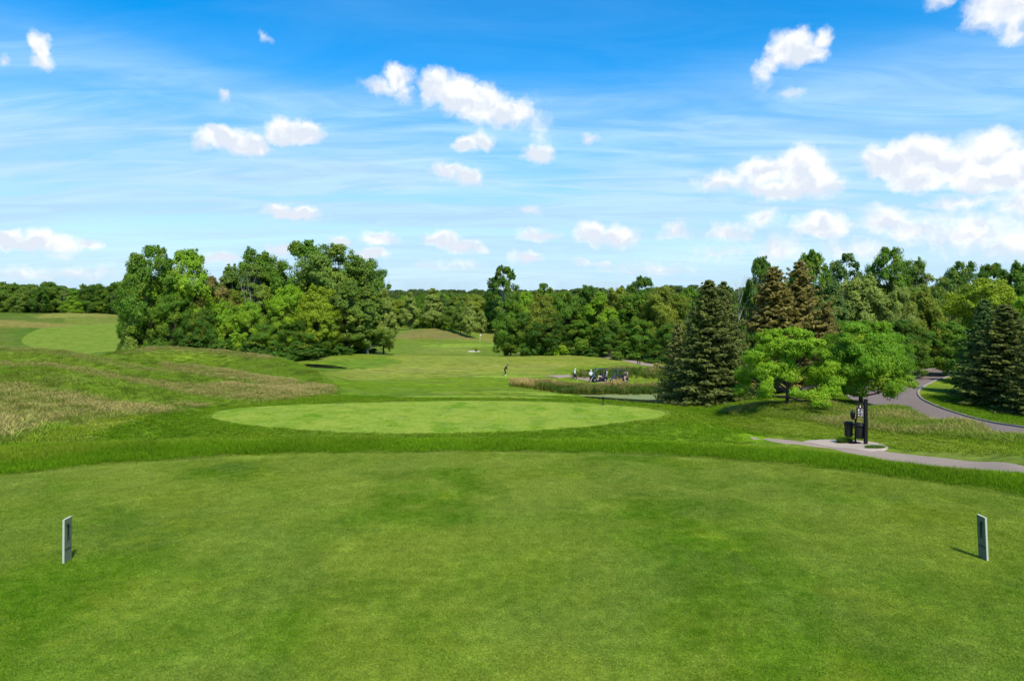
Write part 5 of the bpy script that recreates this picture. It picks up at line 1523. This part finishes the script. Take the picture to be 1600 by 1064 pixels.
# ---- people: one skinned body each, coloured by region
def skin_person(name, joints, bones, loc, rz, mats, region, scale=1.0):
    me = bpy.data.meshes.new("body")
    keys = list(joints); idx = {k: i for i, k in enumerate(keys)}
    me.from_pydata([joints[k][0] for k in keys], [(idx[a], idx[b]) for a, b in bones], [])
    ob = bpy.data.objects.new("body", me); COL.objects.link(ob)
    md = ob.modifiers.new("skin", 'SKIN'); md.use_smooth_shade = True
    sv = me.skin_vertices[0].data
    for k in keys:
        rr = joints[k][1]; sv[idx[k]].radius = (rr, rr) if not isinstance(rr, tuple) else rr
        sv[idx[k]].use_root = (k == 'pelvis')
    sb = ob.modifiers.new("sub", 'SUBSURF'); sb.levels = 2; sb.render_levels = 2
    dg = bpy.context.evaluated_depsgraph_get()
    m2 = bpy.data.meshes.new_from_object(ob.evaluated_get(dg)); m2.name = "body"
    bpy.data.objects.remove(ob)
    for m in mats: m2.materials.append(m)
    B = [(Vector(joints[a][0]), Vector(joints[b][0]), region(a, b)) for a, b in bones]
    for p in m2.polygons:
        c = p.center; best = 1e9; rg = 0
        for a, b, q in B:
            e = b - a; t = max(0, min(1, (c - a).dot(e) / max(e.length_squared, 1e-9))); dd = (c - a - e * t).length
            if dd < best: best = dd; rg = q
        p.material_index = rg; p.use_smooth = True
    r = empty("person", loc, rz); r.scale = (scale,) * 3
    o = link(bpy.data.objects.new("body", m2), r)
    return r
MT_SKIN = plain("skin", (0.42, 0.25, 0.17), 0.55, 0.3, 0.06)
MT_HAIR = plain("dark_hair", (0.03, 0.02, 0.015), 0.6, 0.3, 0.1)
MT_SHIRTW = plain("white_shirt", (0.74, 0.76, 0.76), 0.85, 0.15, 0.04)
MT_CLBLK = plain("black_cloth", (0.014, 0.014, 0.016), 0.9, 0.15, 0.1)
MT_NAVY = plain("navy_cloth", (0.020, 0.026, 0.050), 0.9, 0.15, 0.1)
MT_TEAL = plain("dark_green_cloth", (0.012, 0.048, 0.042), 0.9, 0.15, 0.1)
MT_BEIGE = plain("beige_cloth", (0.50, 0.42, 0.33), 0.9, 0.15, 0.05)
MT_SHOE = plain("white_shoe", (0.72, 0.72, 0.68), 0.6, 0.3, 0.05)
def pose(kind):
    """joint positions (facing +x locally) and radii"""
    J = {}
    if kind == 'putt':      # bent forward over the ball, facing +x
        J.update(pelvis=((-.12, 0, .93), .125), waist=((-.04, 0, 1.06), .115), chest=((.12, 0, 1.27), .145), neck=((.24, 0, 1.42), .06), head1=((.30, 0, 1.48), .080), head2=((.36, 0, 1.56), .088),
                 hipL=((-.10, .10, .88), .10), kneeL=((0.03, .13, .50), .068), ankL=((-.05, .14, .09), .045), toeL=((.12, .16, .04), .036),
                 hipR=((-.10, -.10, .88), .10), kneeR=((0.03, -.13, .50), .068), ankR=((-.05, -.14, .09), .045), toeR=((.12, -.16, .04), .036),
                 shL=((.17, .18, 1.34), .065), elL=((.20, .19, 1.07), .046), wrL=((.30, .04, .84), .030), haL=((.33, .02, .77), .036),
                 shR=((.17, -.18, 1.34), .065), elR=((.20, -.19, 1.07), .046), wrR=((.30, -.03, .80), .030), haR=((.33, -.01, .73), .036))
    elif kind == 'walk':
        J.update(pelvis=((0, 0, .95), .125), waist=((.01, 0, 1.10), .115), chest=((.03, 0, 1.32), .145), neck=((.05, 0, 1.49), .055), head1=((.07, 0, 1.56), .078), head2=((.08, 0, 1.65), .088),
                 hipL=((0, .09, .90), .098), kneeL=((.16, .10, .52), .066), ankL=((.24, .10, .10), .045), toeL=((.40, .11, .07), .036),
                 hipR=((0, -.09, .90), .098), kneeR=((-.02, -.10, .50), .066), ankR=((-.28, -.10, .14), .045), toeR=((-.18, -.11, .04), .036),
                 shL=((.03, .19, 1.42), .062), elL=((-.08, .23, 1.14), .045), wrL=((-.02, .22, .92), .030), haL=((.02, .21, .84), .036),
                 shR=((.03, -.19, 1.42), .062), elR=((.08, -.23, 1.14), .045), wrR=((.26, -.20, 1.02), .030), haR=((.33, -.18, .99), .036))
    elif kind == 'sit':
        J.update(pelvis=((0, 0, .14), .13), waist=((-.01, 0, .28), .12), chest=((.03, 0, .52), .145), neck=((.06, 0, .69), .055), head1=((.08, 0, .75), .078), head2=((.10, 0, .84), .088),
                 hipL=((.04, .10, .12), .10), kneeL=((.44, .13, .16), .068), ankL=((.50, .13, -.28), .045), toeL=((.66, .14, -.33), .036),
                 hipR=((.04, -.10, .12), .10), kneeR=((.44, -.13, .16), .068), ankR=((.50, -.13, -.28), .045), toeR=((.66, -.14, -.33), .036),
                 shL=((.03, .19, .62), .062), elL=((.16, .23, .38), .045), wrL=((.38, .18, .36), .030), haL=((.46, .16, .38), .036),
                 shR=((.03, -.19, .62), .062), elR=((.16, -.23, .38), .045), wrR=((.38, -.18, .36), .030), haR=((.46, -.16, .38), .036))
    elif kind == 'lean':    # standing, reaching forward to the bag
        J.update(pelvis=((-.04, 0, .94), .125), waist=((0, 0, 1.08), .118), chest=((.10, 0, 1.30), .15), neck=((.17, 0, 1.46), .056), head1=((.20, 0, 1.53), .078), head2=((.24, 0, 1.61), .088),
                 hipL=((-.03, .10, .90), .10), kneeL=((.02, .12, .50), .068), ankL=((-.02, .12, .09), .045), toeL=((.14, .14, .04), .036),
                 hipR=((-.03, -.10, .90), .10), kneeR=((.0, -.12, .50), .068), ankR=((-.06, -.12, .09), .045), toeR=((.10, -.14, .04), .036),
                 shL=((.12, .20, 1.38), .064), elL=((.30, .22, 1.18), .046), wrL=((.50, .14, 1.22), .030), haL=((.58, .12, 1.24), .036),
                 shR=((.12, -.20, 1.38), .064), elR=((.28, -.22, 1.14), .046), wrR=((.48, -.14, 1.12), .030), haR=((.56, -.12, 1.12), .036))
    return J
BONES = [('pelvis','waist'),('waist','chest'),('chest','neck'),('neck','head1'),('head1','head2'),('pelvis','hipL'),('hipL','kneeL'),('kneeL','ankL'),('ankL','toeL'),
         ('pelvis','hipR'),('hipR','kneeR'),('kneeR','ankR'),('ankR','toeR'),('chest','shL'),('shL','elL'),('elL','wrL'),('wrL','haL'),('chest','shR'),('shR','elR'),('elR','wrR'),('wrR','haR')]
def person(kind, loc, rz, shirt, legs, cap, label, shorts=False, sleeves=False, scale=1.0, club=False):
    J = pose(kind)
    mats = [MT_SKIN, shirt, legs, MT_SHOE]
    def reg(a, b):
        n = a[:2] + b[:2]
        if 'head' in b or (a == 'chest' and b == 'neck') : return 0 if 'head' in b else 1
        if a.startswith('ank'): return 3
        if a.startswith('knee'): return 0 if shorts else 2
        if a.startswith('hip') or b.startswith('hip'): return 2
        if a.startswith('wr'): return 0
        if a.startswith('el'): return 1 if sleeves else 0
        return 1
    r = skin_person("person", J, BONES, loc, rz, mats, reg, scale)
    h1, h2 = Vector(J['head1'][0]), Vector(J['head2'][0])
    c = (h1 + h2) / 2
    # hair, nose and cap
    up = (h2 - h1).normalized(); tiltv = up.to_track_quat('Z', 'X').to_euler()
    hm = MB().lathe([(0.098, -0.03), (0.103, 0.02), (0.098, 0.06), (0.06, 0.10), (0.0, 0.112)], sides=14); 
    if cap is None:
        o = hm.build("hair", MT_HAIR, r, True)
    else:
        hm.box((0.12, 0, 0.022), (0.10, 0.13, 0.012), bev=0.004); o = hm.build("cap", cap, r, True)
    o.location = c + up * 0.03 + Vector((-0.006, 0, 0.01)); 
    ax = Vector((0, 0, 1)).rotation_difference(up); o.rotation_mode = 'QUATERNION'; o.rotation_quaternion = ax
    f = MB().box((0.092, 0, 0.0), (0.03, 0.022, 0.035), bev=0.006); f.box((0.082, 0, -0.04), (0.012, 0.045, 0.008)).build("nose", MT_SKIN, r, True)
    r.children[-1].location = c; r.children[-1].rotation_mode = 'QUATERNION'; r.children[-1].rotation_quaternion = ax
    # fingers: five short tapering chains from each hand
    fm = MB()
    for s in 'LR':
        w, h = Vector(J['wr' + s][0]), Vector(J['ha' + s][0]); d = (h - w).normalized(); sd = d.cross(Vector((0, 0, 1))).normalized() if abs(d.z) < .95 else Vector((0, 1, 0)); nn = d.cross(sd)
        for k in range(4):
            b = h + d * 0.02 + sd * (k - 1.5) * 0.019; L = [0.060, 0.070, 0.066, 0.052][k]
            fm.tube([b, b + d * L * .5, b + d * L * .8 + nn * 0.02], [0.009, 0.0085, 0.006], 5)
        b = w + d * 0.03 - sd * 0.03; fm.tube([b, b + d * 0.03 - sd * 0.015, b + d * 0.06 - sd * 0.012], [0.011, 0.010, 0.007], 5)
    body = [c for c in r.children if c.name.startswith("body")][0]
    for f in fm.bm.faces: f.smooth = True
    fm.bm.from_mesh(body.data); fm.bm.to_mesh(body.data); fm.bm.free()
    # belt line and hem of the shirt
    wst = Vector(J['waist'][0]) * 0.35 + Vector(J['pelvis'][0]) * 0.65
    tag(r, label, 'person')
    return r
# the golfer on the far tee, bent over his club
gx, gy = at(789.5, 103.0); gz = hz(gx, gy) + 0.03
person('putt', (gx, gy, gz), R(-12), MT_CLBLK, MT_CLBLK, MT_CLBLK, 'golfer all in black bending over a club on the far tee', sleeves=True, scale=1.03)
clb = empty("golf_club", (gx, gy, gz), R(-12))
MB().tube([(.34, 0, .80), (.36, 0, .72)], 0.016).build("grip", MT_BLACK, clb)
MT_STEEL = plain("club_steel", (0.45, 0.45, 0.46), 0.3, 0.5, 0.05, metal=0.9)
MB().tube([(.36, 0, .72), (.98, 0.02, .04)], 0.008).build("shaft", MT_STEEL, clb)
MB().box((1.0, 0.03, 0.03), (0.10, 0.05, 0.05), bev=0.01).build("head", MT_BLACK, clb)
tag(clb, 'golf club held out low by the golfer in black', 'golf club')
# the walking golfer
wx, wy = at(898, 99.0); wz_ = hz(wx, wy) + 0.02
person('walk', (wx, wy, wz_), R(-20), MT_SHIRTW, MT_CLBLK, MT_SHIRTW, 'person in white shirt, white cap and black trousers walking left of the carts')

# ---- golf carts
MT_CARTB = plain("cart_black", (0.016, 0.015, 0.020), 0.3, 0.5, 0.1)
MT_SEAT = plain("cart_seat_vinyl", (0.10, 0.085, 0.07), 0.6, 0.3, 0.1)
MT_TYRE = plain("tyre_rubber", (0.015, 0.015, 0.015), 0.9, 0.2, 0.1)
MT_RIM = plain("wheel_rim", (0.50, 0.50, 0.50), 0.35, 0.5, 0.05, metal=0.6)
MT_LAMP = plain("headlight_glass", (0.75, 0.77, 0.74), 0.15, 0.5, 0.02)
def mat_glass():
    m, g = new_mat("windshield"); b = g.node('ShaderNodeBsdfPrincipled'); t = g.node('ShaderNodeBsdfTransparent'); mx = g.node('ShaderNodeMixShader')
    b.inputs['Base Color'].default_value = (0.25, 0.30, 0.30, 1); b.inputs['Roughness'].default_value = 0.08; t.inputs[0].default_value = (0.78, 0.84, 0.82, 1)
    mx.inputs[0].default_value = 0.30; g.l.new(t.outputs[0], mx.inputs[1]); g.l.new(b.outputs[0], mx.inputs[2])
    o = g.node('ShaderNodeOutputMaterial'); g.l.new(mx.outputs[0], o.inputs[0]); return m
MT_GLASS = mat_glass()
def build_cart():
    """nose toward -x"""
    r = empty("golf_cart", (0, 0, 0))
    prof = [(-1.18, .26), (-1.20, .40), (-1.10, .62), (-.86, .80), (-.66, .84), (-.60, .60), (-.50, .30), (.02, .28), (.10, .50), (.55, .55), (.60, .72), (1.10, .70), (1.16, .42), (1.10, .28), (.40, .24), (-.6, .22)]
    b = MB().prism(prof, -.56, .56).build("body", MT_CARTB, r)
    bv = b.modifiers.new("bevel", 'BEVEL'); bv.width = 0.03; bv.segments = 2
    MB().prism([(-1.22, .26), (-1.10, .22), (-1.06, .34), (-1.20, .36)], -.5, .5).build("bumper", MT_CARTB, r)
    for s in (-1, 1):
        MB().lathe([(0.0, 0), (0.075, 0), (0.08, 0.03), (0.05, 0.05), (0, 0.055)], (0, 0, 0), 14, rot=(0, R(-75), 0)).build("headlight", MT_LAMP, r, True)
        r.children[-1].location = (-1.12, s * .40, .56)
    sc = MB().box((.33, 0, .60), (.50, 1.0, .12), bev=.03).build("seat", MT_SEAT, r, True)
    MB().box((.60, 0, .87), (.10, 1.0, .40), rot=(0, R(10), 0), bev=.03).build("backrest", MT_SEAT, r, True)
    MB().tube([(-.70, .25, .80), (-.40, .25, 1.00)], .02).lathe([(0.15, -0.012), (0.175, 0), (0.15, 0.012), (0.145, 0)], (-.38, .25, 1.02), 16, rot=(0, R(-40), 0)).build("steering_wheel", MT_BLACK, r, True)
    rf = MB().box((.12, 0, 1.83), (1.62, 1.18, .055), bev=.02).box((.12, 0, 1.865), (1.40, 1.0, .03), bev=.012).build("roof", MT_CARTB, r, True)
    for s in (-1, 1):
        MB().tube([(-.80, s * .48, .80), (-.60, s * .50, 1.81)], .022).build("strut", MT_CARTB, r)
        MB().tube([(.72, s * .48, .70), (.82, s * .50, 1.81)], .022).build("strut", MT_CARTB, r)
    MB().box((-.70, 0, 1.30), (.012, .94, .94), rot=(0, R(11.2), 0)).build("windshield", MT_GLASS, r)
    for (x, s) in ((-.78, -1), (-.78, 1), (.78, -1), (.78, 1)):
        w = MB().lathe([(0.12, -0.09), (0.20, -0.095), (0.225, -0.06), (0.23, 0), (0.225, 0.06), (0.20, 0.095), (0.12, 0.09)], (0, 0, 0), 20, rot=(R(90), 0, 0)).build("wheel", MT_TYRE, r, True)
        w.location = (x, s * .50, .23)
        rm = MB().lathe([(0.0, s * -0.07), (0.05, s * -0.085), (0.10, s * -0.06), (0.125, s * -0.092)], (0, 0, 0), 14, rot=(R(-90) if False else R(90), 0, 0)).build("rim", MT_RIM, w, True)
    # rear bag rack and basket
    MB().tube([(1.02, -.5, .72), (1.10, -.5, 1.18), (1.10, .5, 1.18), (1.02, .5, .72)], .02).box((.98, 0, .60), (.30, 1.0, .05)).build("bag_rack", MT_CARTB, r)
    return r
def copy_tree(o, parent=None):
    c = o.copy(); COL.objects.link(c); c.parent = parent
    for ch in list(o.children): copy_tree(ch, c)
    return c
cart = build_cart()
GC = 'golf carts parked behind the cattails'
def on(u, d): 
    x, y = at(u, d); return (x, y, hz(x, y) + 0.06)
tag(cart, 'black golf cart parked behind the cattails with a person at its nose', 'golf cart', GC)
cart.location = on(935.5, 98.3); cart.rotation_euler.z = R(14); cart.scale = (1.02, 1.02, 0.96)
cart2 = copy_tree(cart); tag(cart2, 'black golf cart nearest the spruces with its pale headlight showing', 'golf cart', GC)
cart2.location = on(967.5, 97.2); cart2.rotation_euler.z = R(20)
# golf bags standing in the racks
def bag(loc, rz, ck, label, sd):
    r = empty("golf_bag", loc, rot=(0, R(10), rz))
    MB().lathe([(0.0, 0), (0.12, 0), (0.13, 0.05), (0.125, 0.55), (0.14, 0.82), (0.12, 0.84), (0.11, 0.78), (0, 0.78)], sides=16).build("bag", ck, r, True)
    MB().box((0.12, 0, 0.35), (0.07, 0.18, 0.36), bev=0.02).build("pocket", ck, r, True)
    rr = random.Random(sd)
    for k in range(6):
        a = k * 1.05; x, y = 0.06 * math.cos(a), 0.06 * math.sin(a); h = rr.uniform(.96, 1.16)
        c = MB().tube([(x, y, .7), (x * 1.4, y * 1.4, h)], .007, 5).box((x * 1.4 + .02, y * 1.4, h), (.08, .04, .05), bev=.010).build("club", MT_STEEL if k % 2 else MT_BLACK, r, True)
    tag(r, label, 'golf bag')
def local(o, p):
    m = Matrix.Translation(o.location) @ Euler(o.rotation_euler).to_matrix().to_4x4(); return tuple(m @ Vector(p))
MT_BAGP = plain("pink_bag", (0.40, 0.16, 0.17), 0.7, 0.3, 0.08); MT_BAGG = plain("grey_bag", (0.30, 0.31, 0.32), 0.7, 0.3, 0.08)
bag(local(cart, (1.04, -.25, .63)), cart.rotation_euler.z, MT_BAGG, 'grey golf bag in the rack of the left cart', 1)
bag(local(cart, (1.04, .25, .63)), cart.rotation_euler.z, MT_BLACK, 'black golf bag in the rack of the left cart, farther side', 2)
bag(local(cart2, (1.04, -.25, .63)), cart2.rotation_euler.z, MT_BAGP, 'reddish golf bag in the rack of the right cart', 3)
bag(local(cart2, (1.04, .25, .63)), cart2.rotation_euler.z, MT_BAGG, 'grey golf bag in the rack of the right cart, farther side', 4)
person('walk', on(923.2, 97.0), R(60), MT_SHIRTW, MT_NAVY, MT_SHIRTW, 'person in white shirt, navy shorts and white cap beside the left cart', shorts=True)
p = local(cart, (.30, -.25, .60)); person('sit', p, cart.rotation_euler.z + math.pi, MT_NAVY, MT_BEIGE, None, 'person in dark shirt and beige trousers sitting in the left cart', sleeves=True)
p2 = on(976.0, 96.1); person('lean', p2, R(20), MT_TEAL, MT_BEIGE, None, 'person in dark green shirt and beige shorts standing behind the right cart', shorts=True, sleeves=True)
p = local(cart2, (.30, .22, .60)); person('sit', p, cart2.rotation_euler.z + math.pi, MT_BAGG, MT_NAVY, None, 'person in pale grey shirt sitting in the right cart', shorts=True)

# ---- small posts and the flag
def stake(u, d, h, label, rad=0.05, cap=True):
    x, y, z = on(u, d)
    r = empty("path_stake", (x, y, z - 0.1))
    MB().tube([(0, 0, 0), (0, 0, h)], rad, 8).build("post", MT_BLACK, r)
    if cap: MB().lathe([(rad * 1.3, h), (rad * 1.3, h + .05), (0, h + .09)], sides=8).build("cap", MT_BLACK, r)
    tag(r, label, 'stake')
stake(996.5, 121.5, 0.8, 'left of two small dark stakes at the edge of the far path', 0.09)
stake(999.8, 121.0, 0.8, 'right of two small dark stakes at the edge of the far path', 0.09)
x, y = at(942.2, 50.0)
r = empty("tee_post", (x, y, CZ - 8.0))
MB().tube([(0, 0, 0), (0, 0, 0.60)], 0.035, 8).build("post", MT_BLACK, r)
MB().box((0, 0, 0.50), (0.16, 0.10, 0.20), bev=0.02).build("head", MT_BLACK, r)
MB().box((0, 0, 0.04), (0.20, 0.20, 0.05), bev=0.01).build("foot", MT_BLACK, r)
tag(r, 'short dark post standing at the right side of the middle tee', 'post')
x, y = at(750, 205.0); z = hz(x, y)
r = empty("flagstick", (x, y, z))
MB().tube([(0, 0, 0), (0, 0, 2.2)], 0.03, 8).build("pole", MT_WHITE, r)
fl = MB().prism([(0, 1.86), (0.20, 1.83), (0.38, 1.88), (0.38, 2.16), (0.20, 2.11), (0, 2.18)], -0.01, 0.01).build("flag", MT_WHITE, r)
tag(r, 'white flag on the far green in front of the knoll', 'flag')
x, y = at(744, 171.0); me = blades_mesh("grass_clump", 160, 0.30, 0.4, 0.8, 0.05, 0.5, 77); me.materials.append(MT_CLUMP)
o = link(bpy.data.objects.new("grass_clump", me)); o.location = (x, y, hz(x, y)); tag(o, 'dark grass tuft in the lip of the far sand bunker', 'grass clump')
# ---- the pale roof far off on the left
x, y = at(31, 420); z = hz(x, y)
r = empty("distant_building", (x, y, z))
MT_TAN = plain("tan_wall", (0.55, 0.38, 0.24), 0.9, 0.1, 0.06, 2)
MB().box((0, 0, 8), (20, 14, 16)).build("wall", MT_TAN, r)
hh = CZ - (446.5 - HOR) / F * 420 - z
MB().prism([(-12, 16), (12, 16), (5, hh), (-6, hh)], -8, 8).build("roof", MT_TAN, r)
tag(r, 'pale orange roof just showing above the far trees on the left', 'building')
